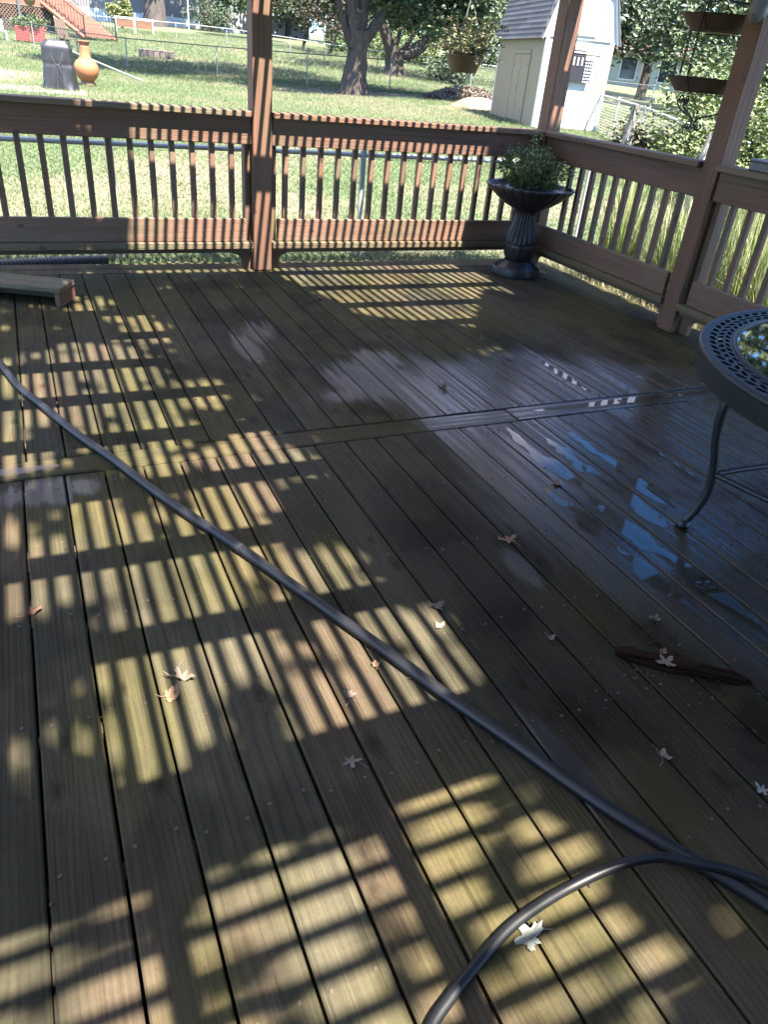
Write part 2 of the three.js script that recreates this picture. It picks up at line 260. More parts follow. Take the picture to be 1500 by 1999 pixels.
puddle(bc(15), 0.066, -2.45, -1.66, 'blue-reflecting puddle ending at the table foot');
puddle(bc(13), 0.055, -2.1, -1.15, 'narrow puddle nearest the fallen star-shaped leaf');
puddle(bc(16), 0.064, -2.48, -1.72, 'puddle on the plank passing just behind the table foot');
puddle(bc(17), 0.03, -2.5, -2.0, 'short narrow puddle just past the cross board, behind the table leg');
puddle(bc(18), 0.04, -2.52, -1.9, 'puddle seen past the curved table leg');
puddle(bf(19), 0.035, -3.4, -2.87, 'narrow puddle with pale flecks, beyond the cross board');
{ // on the cross board
  for (const [x0, x1, w, label] of [[2.2, 3.66, 0.035, 'long puddle lying along the cross board under the table edge'], [-0.5, -0.03, 0.036, 'bright short puddle on the left end of the cross board']]) {
    const s = new THREE.Shape(), n = 40, up = [], dn = []; for (let i = 0; i <= n; i++) { const t = i / n, x = mix(x0, x1, t), e = Math.pow(Math.sin(Math.PI * clamp(t, 0.004, 0.996)), 0.3); up.push([x, 2.742 + w * e * (0.4 + 0.8 * fbm(x * 6, 8, 3))]); dn.push([x, 2.742 - w * e * (0.4 + 0.8 * fbm(x * 6, 28, 3))]); }
    up.forEach(([x, y], i) => (i ? s.lineTo(x, y) : s.moveTo(x, y))); dn.reverse().forEach(([x, y]) => s.lineTo(x, y));
    const g = new THREE.ShapeGeometry(s); g.rotateX(-Math.PI / 2); single('puddle', label, 'puddle', g, water, 0, 0.0036, 0, 0, 'rain puddles in the cupped deck boards');
  }
}

// ---------------------------------------------------------------- railings and posts
const rRail = rng(808);
function bracketGeo() { const s = new THREE.Shape(); s.moveTo(0, 0); s.lineTo(0.075, 0); s.lineTo(0.075, 0.075); s.absarc(0.135, 0.075, 0.06, Math.PI, Math.PI / 2, true); s.lineTo(0.135, 0.16); s.lineTo(0, 0.16); s.closePath(); return new THREE.ExtrudeGeometry(s, { depth: 0.036, bevelEnabled: false, curveSegments: 8 }); }
function railing(label, x, z, turn, len, phase, pitch, o = {}) {    // runs along its own +x, faces its own +z
  const t = thing('deck_railing', label, 'railing', x, 0, z, turn, 'railing sections round the deck');
  const P = (name, w, h, d, m, px, py, pz) => part(t, name, box(w, h, d, 0.004), m, px, py, pz);
  P('cap_rail', len, 0.036, 0.145, pick(M.rail, rRail), len / 2, 1.057, -0.0155);
  P('top_board', len - 0.002, 0.174, 0.038, M.rail[0], len / 2, 0.951, -0.019);
  P('bottom_board', len - 0.09, 0.158, 0.038, M.rail[1], len / 2, 0.291, -0.019);
  P('bottom_rail', len - 0.004, 0.046, 0.09, M.railGreen[0], len / 2, 0.187, -0.008);
  P('bottom_beam', len - 0.004, 0.034, 0.038, M.railGreen[1], len / 2, 0.1465, -0.024);
  for (const s of [0, 1]) {
    P('side_board', 0.042, 1.036 - 0.212, 0.089, M.rail[2], s ? len - 0.022 : 0.022, 0.212 + (1.036 - 0.212) / 2 + (o.nothing || 0), -0.085);
    const b = part(t, 'bracket', bracketGeo(), M.rail[2], s ? len - 0.001 : 0.001, 0, s ? -0.052 : -0.088); if (s) b.rotation.y = Math.PI; b.position.y = 0.002; b.scale.y = 0.8;
  }
  for (let bx = phase; bx < len - 0.06; bx += pitch) P('baluster', 0.038, 0.66, 0.038, pick(M.rail, rRail), bx, 0.615, -0.0575);
  return t;
}
railing('left section of the far railing, dark, beside the wooden step', -1.24, -5.57, 0, 2.755, 0.02, 0.1368);
railing('far railing section between the middle post and the corner, crossed by sun stripes', 1.664, -5.57, 0, 2.305, 0.115, 0.1375);
railing('shaded side railing section between the corner and the near right post', 3.995, -5.545, -Math.PI / 2, 1.73, 0.33, 0.136);
railing('nearest side railing section behind the round table', 3.995, -3.67, -Math.PI / 2, 2.6, 0.14, 0.137);
function post(label, x, z, h, side) {
  const t = thing('pergola_post', label, 'post', x, 0, z, 0, 'posts that carry the slatted roof');
  part(t, 'shaft', box(0.138, h, 0.138, 0.006), M.post, 0, h / 2 + 0.001, 0);
  return t;
}
post('middle post of the far railing, striped by the sun', 1.59, -5.621, 1.988);
post('corner post where the far and side railings meet, in front of the shed', 4.045, -5.621, 1.985);
post('large near post on the right, behind the round table', 4.045, -3.742, 1.93);
post('post of the slatted roof standing right of the camera', 4.045, -1.0, 1.93);
post('post at the far left end of the far railing, out of view', -1.31, -5.621, 1.93);
post('rear left post of the slatted roof, behind the camera', -1.31, 2.8, 1.93);
post('rear right post of the slatted roof, behind the camera', 4.045, 2.8, 1.93);

// ---------------------------------------------------------------- slatted roof
const roof = thing('pergola_roof', 'slatted timber roof over the deck, its edge beam showing at the top right', 'pergola roof');
part(roof, 'header_beam', box(5.75, 0.15, 0.08), M.rail[1], 1.45, 2.065, -5.621);
part(roof, 'header_beam', box(0.08, 0.188, 4.25), M.rail[1], 4.045, 2.031, -3.75).rotation.x = 0.03; part(roof, 'header_beam', box(0.08, 0.188, 4.5), M.rail[1], 4.045, 2.0262, 0.65);
part(roof, 'header_beam', box(0.08, 0.188, 8.7), M.rail[1], -1.31, 2.0262, -1.4);
part(roof, 'header_beam', box(5.2, 0.186, 0.08), M.rail[1], 1.36, 2.026, 2.8);
part(roof, 'cross_beam', box(5.28, 0.25, 0.14), M.rail[0], 1.37, 2.178, 0.1);
const rRoof = rng(64);
for (let n = -5; n <= 7; n++) { const m = part(roof, 'rafter', box(6.0, 0.18, 0.038), pick(M.roof, rRoof), 1.5, 2.2125, -3.46 + n * 0.4305 - 0.01); m.rotation.y = -0.028; }
for (let k = 0; k < 86; k++) part(roof, 'slat', box(0.029, 0.02, 6.2, 0.002), pick(M.roof, rRoof), -1.42 + k * 0.0683 + (rRoof() - 0.5) * 0.006, 2.3135, -2.93 + (rRoof() - 0.5) * 0.05);
for (let k = 0; k < 12; k++) part(roof, 'joist', box(0.038, 0.18, 2.9), pick(M.roof, rRoof), -1.15 + k * 0.48, 2.2125, 1.64);
for (let k = 0; k < 35; k++) part(roof, 'slat', box(5.9, 0.018, 0.025, 0.002), pick(M.roof, rRoof), 1.5, 2.3125, 0.26 + k * 0.081 + (rRoof() - 0.5) * 0.006);
// ---------------------------------------------------------------- round garden table
const castIron = new THREE.MeshStandardMaterial({ color: lin(0.02, 0.024, 0.027), roughness: 0.42, metalness: 0.35 });
{
  const R = 0.865, Y = 0.712, t = thing('garden_table', 'round cast metal garden table with a glass top on the right', 'table', 2.71, 0, -1.19);
  part(t, 'rim', lathe([[R - 0.03, Y - 0.006], [R - 0.028, Y + 0.001], [R - 0.006, Y + 0.002], [R, Y - 0.004], [R + 0.001, Y - 0.012], [R - 0.004, Y - 0.02], [R - 0.006, Y - 0.082], [R - 0.012, Y - 0.084], [R - 0.014, Y - 0.02], [R - 0.03, Y - 0.006]], 96), castIron);
  const s = new THREE.Shape(); s.absarc(0, 0, R - 0.028, 0, Math.PI * 2, false);
  const inner = new THREE.Path(); inner.absarc(0, 0, 0.748, 0, Math.PI * 2, true); s.holes.push(inner);
  const rings = [[0.762, 0.779, 92], [0.784, 0.803, 92], [0.808, 0.83, 92]], rt = rng(3);
  rings.forEach(([a, b, n], q) => { for (let k = 0; k < n; k++) { const c = ((k + 0.5 * (q % 2)) / n) * Math.PI * 2, w = Math.PI * 2 / n * (0.3 + 0.07 * rt()), sk = 0.012 * (q % 2 ? 1 : -1), h = new THREE.Path(), pts = []; for (const [fr, fa] of [[0, -0.5], [0.25, -1], [0.75, -1], [1, -0.4], [1, 0.5], [0.75, 1], [0.25, 1], [0, 0.4]]) { const r = mix(a, b, fr), an = c + fa * w + sk * (fr - 0.5) * 2; pts.push(new THREE.Vector2(r * Math.cos(an), r * Math.sin(an))); } h.setFromPoints(pts); h.closePath(); s.holes.push(h); } });
  const lg = new THREE.ExtrudeGeometry(s, { depth: 0.008, bevelEnabled: false, curveSegments: 96 }); lg.rotateX(-Math.PI / 2); part(t, 'pierced_border', lg, castIron, 0, Y - 0.01, 0);
  part(t, 'inner_ring', lathe([[0.738, Y - 0.014], [0.752, Y - 0.014], [0.752, Y + 0.003], [0.738, Y + 0.003], [0.738, Y - 0.014]], 96), castIron);
  const gl = new THREE.CircleGeometry(0.739, 80); gl.rotateX(-Math.PI / 2); part(t, 'glass_top', gl, new THREE.MeshPhysicalMaterial({ color: lin(0.35, 0.4, 0.38), roughness: 0.02, transmission: 1, thickness: 0, ior: 1.55 }), 0, Y - 0.003, 0);
  for (let k = 0; k < 3; k++) part(t, 'glass_bar', at(box(1.47, 0.012, 0.012, 0.002), 0, Y - 0.012, 0, 0, 0.62 + k * Math.PI / 3), castIron);
  const a0 = Math.atan2(-0.453, -0.553);
  for (let k = 0; k < 4; k++) {
    const a = a0 + k * Math.PI / 2, c = Math.cos(a), n = Math.sin(a), P = (r, y) => V3(c * r, y, n * r);
    const leg = part(t, 'leg', tube([P(0.70, 0.68), P(0.705, 0.585), P(0.722, 0.5), P(0.714, 0.4), P(0.69, 0.3), P(0.678, 0.235), P(0.676, 0.16), P(0.695, 0.075), P(0.718, 0.02)], 0.0165, 40, 10), castIron);
    part(leg, 'foot', at(lathe([[0, 0], [0.026, 0], [0.027, 0.01], [0.02, 0.03], [0, 0.036]], 16), c * 0.72, 0.004, n * 0.72), castIron);
    const b = a + Math.PI / 2, Q = (an, r) => V3(Math.cos(an) * r, 0.245, Math.sin(an) * r);
    part(t, 'brace', tube([Q(a, 0.675), Q(a + 0.18, 0.56), Q(a + 0.45, 0.46), Q(a + Math.PI / 4, 0.43), Q(b - 0.45, 0.46), Q(b - 0.18, 0.56), Q(b, 0.675)], 0.0115, 32, 8), castIron);
  }
}

// ---------------------------------------------------------------- urn planter in the corner
const charcoal = new THREE.MeshStandardMaterial({ color: lin(0.018, 0.018, 0.021), roughness: 0.42 });
function fluted(pts, seg, y0, y1, n, depth) { const g = lathe(pts, seg), p = g.attributes.position; for (let i = 0; i < p.count; i++) { const x = p.getX(i), y = p.getY(i), z = p.getZ(i), r = Math.hypot(x, z); if (y > y0 && y < y1 && r > 0.04) { const a = Math.atan2(z, x), k = 1 - depth * Math.pow(Math.abs(Math.sin(a * n / 2)), 6) / r; p.setX(i, x * k); p.setZ(i, z * k); } } g.computeVertexNormals(); return g; }
{
  const t = thing('urn_planter', 'dark fluted pedestal planter in the far right corner', 'planter', 3.72, 0, -5.27);
  part(t, 'base', lathe([[0, 0.001], [0.2, 0.001], [0.205, 0.01], [0.203, 0.06], [0.196, 0.076], [0.145, 0.1], [0.118, 0.115], [0.11, 0.128], [0, 0.128]], 56), charcoal);
  part(t, 'urn', fluted([[0.103, 0.126], [0.11, 0.135], [0.128, 0.17], [0.14, 0.225], [0.14, 0.246], [0.132, 0.252], [0.132, 0.258]], 160, 0.15, 0.23, 14, 0.006), charcoal);
  part(t, 'stem', fluted([[0.133, 0.256], [0.14, 0.262], [0.14, 0.285], [0.132, 0.315], [0.112, 0.365], [0.094, 0.42], [0.084, 0.475], [0.09, 0.505], [0.1, 0.515]], 200, 0.27, 0.51, 20, 0.01), charcoal);
  part(t, 'bowl', fluted([[0.09, 0.512], [0.13, 0.528], [0.19, 0.556], [0.262, 0.606], [0.325, 0.658], [0.352, 0.682], [0.356, 0.695], [0.345, 0.7], [0.325, 0.688], [0.3, 0.668], [0.05, 0.64], [0, 0.64]], 200, 0.56, 0.72, 26, 0.011), charcoal);
  const p = thing('potted_plant', 'bushy green flowering plant growing in the urn planter', 'plant', 3.72, 0.655, -5.27), stems = [], tips = [], r = rng(12);
  for (let k = 0; k < 90; k++) { const a = r() * 6.283, q = Math.sqrt(r()), lean = q * 0.33, h = 0.1 + 0.31 * (1 - q * 0.7) * (0.55 + 0.6 * r()); const A = [Math.cos(a) * q * 0.14, 0, Math.sin(a) * q * 0.14], B = [Math.cos(a) * lean, h, Math.sin(a) * lean]; stems.push(rod(A, B, 0.0018, 4, 0.001)); tips.push([A, B]); }
  part(p, 'stems', merge(stems), std(0.12, 0.14, 0.05));
  part(p, 'foliage', leaves(4800, (k, q) => { const [A, B] = tips[k % tips.length], f = 0.2 + 0.85 * q(), c = q(); return [mix(A[0], B[0], f) + (q() - 0.5) * 0.05, Math.max(0.006, mix(A[1], B[1], f) + (q() - 0.5) * 0.03), mix(A[2], B[2], f) + (q() - 0.5) * 0.05, 0.018 + 0.02 * q(), c > 0.86 ? 0.34 : 0.13 + 0.1 * q(), c > 0.86 ? 0.33 : 0.2 + 0.12 * q(), c > 0.86 ? 0.2 : 0.06]; }, 21, { aspect: 0.5 }), leafMat);
}

// ---------------------------------------------------------------- wooden step, hoses, rotten board
{
  const t = thing('wooden_step', 'low weathered wooden step stool on the left of the deck', 'step stool', -0.115, 0, -5.02, -0.46);
  const w1 = wood(0.17, 0.13, 0.075), w2 = wood(0.2, 0.09, 0.055);
  part(t, 'top_board', box(0.62, 0.028, 0.112), w1, 0, 0.103, 0.057); part(t, 'top_board', box(0.62, 0.028, 0.112), w1, 0, 0.103, -0.058);
  for (const s of [-1, 1]) part(t, 'side_board', box(0.036, 0.088, 0.215), w2, s * 0.285, 0.0448, 0);
  part(t, 'back_board', box(0.53, 0.088, 0.03), w1, 0, 0.0448, -0.09);
}
const rubber = std(0.01, 0.011, 0.014, 0.46);
const smooth2 = (pts, y) => pts.map(([x, z]) => V3(x, y, z));
{
  const P = [[-0.52, -4.95], [-0.38, -4.45], [-0.28, -4.02], [-0.23, -3.85], [-0.147, -3.515], [-0.051, -3.258], [0.053, -2.97], [0.157, -2.732], [0.276, -2.429], [0.379, -2.197], [0.463, -2.021], [0.568, -1.778], [0.669, -1.54], [0.72, -1.423], [0.781, -1.274], [0.838, -1.131], [0.916, -0.956], [0.973, -0.817], [1.03, -0.693], [1.094, -0.574], [1.156, -0.475], [1.197, -0.396], [1.23, -0.3], [1.26, -0.1], [1.3, 0.25], [1.42, 0.7]];
  const t = thing('black_hose', 'thick black hose lying diagonally across the whole deck', 'hose');
  part(t, 'tube', tube(smooth2(P, 0.0185), 0.0175, 260, 14), rubber);
  part(t, 'coupling', rod([0.437, 0.0195, -2.075], [0.489, 0.0195, -1.962], 0.0193, 16), std(0.018, 0.019, 0.022, 0.5));
  const Q = [[0.3, -0.2], [0.35, -0.36], [0.428, -0.463], [0.487, -0.496], [0.573, -0.533], [0.663, -0.565], [0.748, -0.581], [0.831, -0.589], [0.935, -0.582], [1.017, -0.563], [1.084, -0.525], [1.155, -0.477], [1.215, -0.416], [1.27, -0.35], [1.36, -0.2], [1.5, 0.1]];
  const hts = Q.map(([x], i) => (i >= 9 && i <= 12 ? 0.047 : i === 8 || i === 13 ? 0.033 : 0.0125));
  single('thin_black_hose', 'thinner black hose looping over the thick one at the bottom right', 'hose', tube(Q.map(([x, z], i) => V3(x, hts[i], z)), 0.0115, 160, 12), rubber);
}
{
  const ax = [0.305, 0.232], L = Math.hypot(...ax), t = thing('rotten_board', 'dark splintered piece of rotten wood with a pale leaf on it', 'wood piece', 1.405, 0.003, -1.142, -Math.atan2(ax[1], ax[0])), rot = (r, g, b) => new THREE.MeshPhysicalMaterial({ color: lin(r, g, b), map: grainMap, bumpMap: grainBump, bumpScale: 0.006, roughness: 1, specularIntensity: 0.15 }), rotten = [rot(0.03, 0.016, 0.011), rot(0.042, 0.021, 0.014), rot(0.022, 0.013, 0.0095)];
  const slab = (x0, x1, y0, y1, h, seed) => {     // a split length of wood with ragged ends and edges
    const r = rng(seed), n = 60, s = new THREE.Shape(), A = [], B = [];
    for (let i = 0; i <= n; i++) { const f = i / n, e = Math.min(1, Math.min(f, 1 - f) * 9 + 0.25), m = (y0 + y1) / 2, w = (y1 - y0) / 2; A.push([mix(x0, x1, f) + (r() - 0.5) * 0.004, m + w * e * (0.8 + 0.9 * (fbm(f * 6 + seed, 3, 2) - 0.5)) + (r() - 0.5) * 0.0035]); B.push([mix(x0, x1, f) + (r() - 0.5) * 0.004, m - w * e * (0.85 + 0.9 * (fbm(f * 5 + seed, 9, 2) - 0.5)) + (r() - 0.5) * 0.0035]); }
    A.forEach(([x, y], i) => (i ? s.lineTo(x, y) : s.moveTo(x, y))); B.reverse().forEach(([x, y]) => s.lineTo(x, y));
    const g = new THREE.ExtrudeGeometry(s, { depth: h, bevelEnabled: true, bevelSize: 0.0015, bevelThickness: 0.0015, bevelSegments: 1, steps: 1 }); g.rotateX(-Math.PI / 2);
    const uv = g.attributes.uv, p = g.attributes.position; for (let i = 0; i < p.count; i++) uv.setXY(i, p.getZ(i) * 7 + p.getY(i) * 9, p.getX(i) * 3); return g;
  };
  part(t, 'lower_layer', slab(0.0, L, -0.032, 0.026, 0.008, 31), rotten[0], 0, 0.0015, 0); part(t, 'upper_layer', slab(0.006, L * 0.62, -0.012, 0.024, 0.007, 32), rotten[1], 0, 0.012, 0); part(t, 'upper_layer', slab(L * 0.3, L * 0.98, -0.022, 0.006, 0.005, 33), rotten[2], 0, 0.0125, 0); part(t, 'splinter', slab(L * 0.55, L * 0.9, 0.008, 0.02, 0.005, 34), rotten[1], 0, 0.0125, 0);
}

// ---------------------------------------------------------------- fallen leaves
function lobedLeaf(size, lobes, depth, curl, seed) {
  const r = rng(seed), n = lobes * 8, out = [], ls = []; for (let i = 0; i <= lobes; i++) ls.push(0.55 + 0.6 * r()); ls[lobes] = ls[0]; for (let i = 0; i < n; i++) { const a = i / n * 6.283 - Math.PI / 2, l = 0.5 + 0.5 * Math.cos(i / n * lobes * 6.283), tooth = i % 2 ? 0.9 : 1.06; out.push([a, size * (1 - depth * (1 - Math.pow(l, 0.9))) * tooth * (0.85 + 0.3 * r()) * ls[Math.round(i / 8)] * (Math.abs(a + Math.PI / 2) < 0.5 ? 0.75 : 1)]); }
  const pos = [], dir = r() * 6.28, cd = Math.cos(dir), sd = Math.sin(dir);
  const P = (a, d) => { const x = Math.cos(a) * d, z = Math.sin(a) * d, k = (x * cd + z * sd) / size, q = (-x * sd + z * cd) / size, th = 0.15 + 1.7 * curl, K = Math.sin(k * th) / th, Y = (1 - Math.cos(k * th)) / th + 0.35 * curl * q * q + 0.22 * curl * (fbm(k * 2.3 + seed, q * 2.3 + 7, 2) - 0.5) + 0.1 * curl * Math.sin(6 * q + 4 * k); return [size * (K * cd - q * sd), size * Y, size * (K * sd + q * cd)]; };
  for (let i = 0; i < n; i++) { const [a, d] = out[i], [b, e] = out[(i + 1) % n]; for (const [f0, f1] of [[0, 0.5], [0.5, 1]]) { const A = P(a, d * f0), B = P(b, e * f0), C = P(b, e * f1), D = P(a, d * f1); if (f0 === 0) pos.push(...A, ...C, ...D); else pos.push(...A, ...B, ...C, ...A, ...C, ...D); } }
  let g = new THREE.BufferGeometry(); g.setAttribute('position', new THREE.Float32BufferAttribute(pos, 3)); g.computeVertexNormals();
  g = merge([g, tube([[0, 0.001, 0], [0.3 * size, 0.002, 0.9 * size], [0.2 * size, 0.003, 1.45 * size]], 0.0009, 8, 4)]);
  g.computeBoundingBox(); g.translate(0, -g.boundingBox.min.y, 0); return g;
}
const leafTone = { tan: std(0.29, 0.17, 0.1, 0.75, { side: THREE.DoubleSide }), pale: std(0.27, 0.2, 0.155, 0.75, { side: THREE.DoubleSide }), silver: std(0.32, 0.34, 0.3, 0.7, { side: THREE.DoubleSide }), brown: std(0.2, 0.085, 0.045, 0.8, { side: THREE.DoubleSide }), grey: std(0.22, 0.18, 0.14, 0.85, { side: THREE.DoubleSide }) };
[ // x, z, size, lobes, depth, curl, tone, label, height
  [1.428, -1.768, 0.046, 5, 0.68, 0.16, 'tan', 'tan star-shaped leaf lying alone on dark planks'],
  [0.69, -0.535, 0.036, 5, 0.5, 0.3, 'silver', 'silvery white leaf beside the thin black hose'],
  [0.19, -1.46, 0.042, 5, 0.6, 1.0, 'pale', 'large crumpled pale leaf in the left sun stripes'],
  [0.155, -1.4, 0.03, 4, 0.4, 0.8, 'tan', 'curled tan leaf touching the large crumpled pale leaf'],
  [0.592, -1.249, 0.03, 4, 0.45, 0.9, 'pale', 'small crumpled pale leaf below the hose in a sun stripe'],
  [0.516, -1.052, 0.032, 5, 0.7, 0.45, 'pale', 'ragged pale leaf on the shaded middle planks'],
  [0.955, -1.421, 0.02, 4, 0.5, 0.6, 'pale', 'tiny white leaf scrap right of the hose at a stripe end'],
  [0.99, -1.505, 0.026, 4, 0.5, 0.8, 'grey', 'grey curled leaf in a plank gap above the tiny white scrap'],
  [-0.159, -1.849, 0.03, 3, 0.4, 1.0, 'brown', 'rust brown curled leaf in the leftmost plank gap'],
  [0.779, -1.262, 0.018, 4, 0.4, 0.9, 'pale', 'small pale scrap tucked against the hose'],
  [1.632, -1.232, 0.026, 5, 0.3, 1.2, 'grey', 'dry grey crumpled leaf ball above the rotten board'],
  [1.508, -1.045, 0.04, 5, 0.6, 0.35, 'pale', 'pale pinkish leaf lying on the rotten board', 0.0225],
  [1.56, -1.1, 0.018, 4, 0.5, 0.5, 'tan', 'small upright tan leaf behind the rotten board'],
  [1.27, -0.796, 0.03, 4, 0.5, 1.1, 'pale', 'curled pale leaf in a gap below the rotten board'],
  [1.439, -0.623, 0.024, 5, 0.6, 0.4, 'silver', 'pale leaf at the right edge below the rotten board'],
  [1.882, -3.14, 0.045, 5, 0.65, 1.0, 'grey', 'crumpled grey leaf beyond the cross board by the wet patch'],
  [1.255, -1.265, 0.018, 4, 0.4, 0.7, 'grey', 'small grey leaf left of the rotten board'],
  [1.769, -4.757, 0.035, 3, 0.6, 0.9, 'grey', 'thin grey leaf in the far striped sunlight'],
  [0.705, -1.335, 0.016, 3, 0.4, 0.8, 'tan', 'tan leaf stalk scrap left of the hose'],
  [2.75, -2.74, 0.022, 4, 0.5, 0.5, 'tan', 'tan leaf in the puddle on the cross board', 0.005],
  [1.86, -2.07, 0.03, 4, 0.5, 0.4, 'tan', 'wet tan leaf at the edge of the longest puddle', 0.005],
  [0.74, -0.33, 0.02, 4, 0.5, 0.5, 'brown', 'brown leaf scrap in a gap at the bottom edge'],
].forEach(([x, z, s, n, d, c, tone, label, y = 0.0015], i) => single('fallen_leaf', label, 'leaf', lobedLeaf(s, n, d, c, 600 + i), leafTone[tone], x, y, z, i * 1.37, 'fallen leaves on the deck'));
{ // crumbs of bark and soil
  const r = rng(55), g = new THREE.IcosahedronGeometry(1, 0), n = 900, im = new THREE.InstancedMesh(g, std(0.05, 0.036, 0.026, 0.9), n), mm = new THREE.Matrix4(), c = new THREE.Color();
  for (let i = 0; i < n; i++) { const q = r(), gs = () => (r() + r() + r() - 1.5); let x, z; if (q < 0.4) { x = 1.5 + gs() * 0.32; z = -1.03 + gs() * 0.25; } else if (q < 0.65) { x = 2.3 + gs() * 0.4; z = -1.6 + gs() * 0.5; } else { x = -0.2 + r() * 3; z = -0.4 - r() * 3.4; } const s = 0.0012 + 0.0035 * r() * r(); mm.makeScale(s * (1 + r()), s * 0.7, s).premultiply(new THREE.Matrix4().makeRotationY(r() * 6)).setPosition(x, s * 0.6 + 0.001, z); im.setMatrixAt(i, mm); const k = 0.5 + 1.8 * r(); im.setColorAt(i, c.setRGB(k * (1 + 0.3 * r()), k, k * 0.9)); }
  im.name = 'bark_crumbs'; im.userData = { kind: 'stuff', label: 'bark crumbs and grit scattered over the deck', category: 'debris' }; shadow(im); scene.add(im);
}

// ---------------------------------------------------------------- hanging planters, lamp, box on the rail
const iron = std(0.015, 0.015, 0.016, 0.5, { metalness: 0.4 });
function chain(A, B, link = 0.034) { const a = V3(...A), b = V3(...B), d = b.clone().sub(a), n = Math.max(2, Math.round(d.length() / (link * 0.8))), L = []; for (let i = 0; i < n; i++) { const g = new THREE.TorusGeometry(link * 0.38, 0.0034, 5, 12); g.scale(0.62, 1.45, 1); g.rotateY(i % 2 ? 1.57 : 0.3); const p = a.clone().addScaledVector(d, (i + 0.5) / n); L.push(g.translate(p.x, p.y, p.z)); } return merge(L); }
const spiral = (cx, cy, r0, r1, a0, turns, dirx, dirz, n = 18) => { const o = []; for (let i = 0; i <= n; i++) { const t = i / n, a = a0 + t * turns * 6.283, r = mix(r0, r1, t); o.push(V3((cx + Math.cos(a) * r) * dirx, cy + Math.sin(a) * r, (cx + Math.cos(a) * r) * dirz)); } return o; };
{
  const t = thing('tiered_hanging_planter', 'two-tier hanging saucer planter on black chains at the upper right', 'hanging planter', 4.045, 0, -4.065);
  const clay = std(0.13, 0.075, 0.055, 0.8), dirs = [[0.1, -0.995], [0.87, 0.5], [-0.93, 0.37]];
  for (const y of [1.85, 1.523]) {
    const tr = part(t, 'saucer', lathe([[0, y - 0.082], [0.155, y - 0.082], [0.162, y - 0.078], [0.226, y - 0.006], [0.23, y], [0.224, y + 0.001], [0.158, y - 0.066], [0, y - 0.07]], 48), clay);
    part(tr, 'frame_ring', merge([at(new THREE.TorusGeometry(0.166, 0.003, 6, 40), 0, y - 0.088, 0, Math.PI / 2), at(new THREE.TorusGeometry(0.234, 0.003, 6, 48), 0, y - 0.002, 0, Math.PI / 2)]), iron);
    for (const [dx, dz] of dirs) { part(tr, 'frame_arm', tube([[dx * 0.16, y - 0.088, dz * 0.16], [dx * 0.2, y - 0.05, dz * 0.2], [dx * 0.238, y - 0.002, dz * 0.238]], 0.003, 10, 6), iron); part(tr, 'hook_ring', at(new THREE.TorusGeometry(0.014, 0.0026, 6, 16), dx * 0.25, y - 0.012, dz * 0.25, 0, Math.atan2(dx, dz) + 1.57), iron); }
  }
  for (const [dx, dz] of dirs) {
    part(t, 'chain', chain([dx * 0.25, 1.825, dz * 0.25], [dx * 0.25, 1.524, dz * 0.25]), iron);
    part(t, 'top_scroll', tube([...spiral(0.2, 1.888, 0.007, 0.027, 0.5, -1.4, dx, dz), V3(dx * 0.246, 1.862, dz * 0.246), V3(dx * 0.252, 1.85, dz * 0.252)], 0.0042, 60, 6), iron);
    part(t, 'top_scroll', tube([[dx * 0.25, 1.846, dz * 0.25], [dx * 0.252, 1.88, dz * 0.252], [dx * 0.2, 1.915, dz * 0.2], [dx * 0.03, 1.931, dz * 0.03]], 0.0042, 24, 6), iron);
    part(t, 'bottom_scroll', tube([...spiral(0.17, 1.4, 0.006, 0.026, 2.6, 1.3, dx, dz), V3(dx * 0.203, 1.4, dz * 0.203), V3(dx * 0.19, 1.365, dz * 0.19), V3(dx * 0.11, 1.325, dz * 0.11), V3(dx * 0.03, 1.3, dz * 0.03), V3(dx * 0.012, 1.275, dz * 0.012), V3(dx * 0.02, 1.245, dz * 0.02), V3(dx * 0.045, 1.236, dz * 0.045), V3(dx * 0.062, 1.252, dz * 0.062), V3(dx * 0.05, 1.266, dz * 0.05)], 0.0052, 90, 6), iron);
  }
  part(t, 'hook', tube([[0, 1.932, 0], [0.012, 1.915, 0.02], [0, 1.9, 0.03]], 0.003, 10, 6), iron);
}
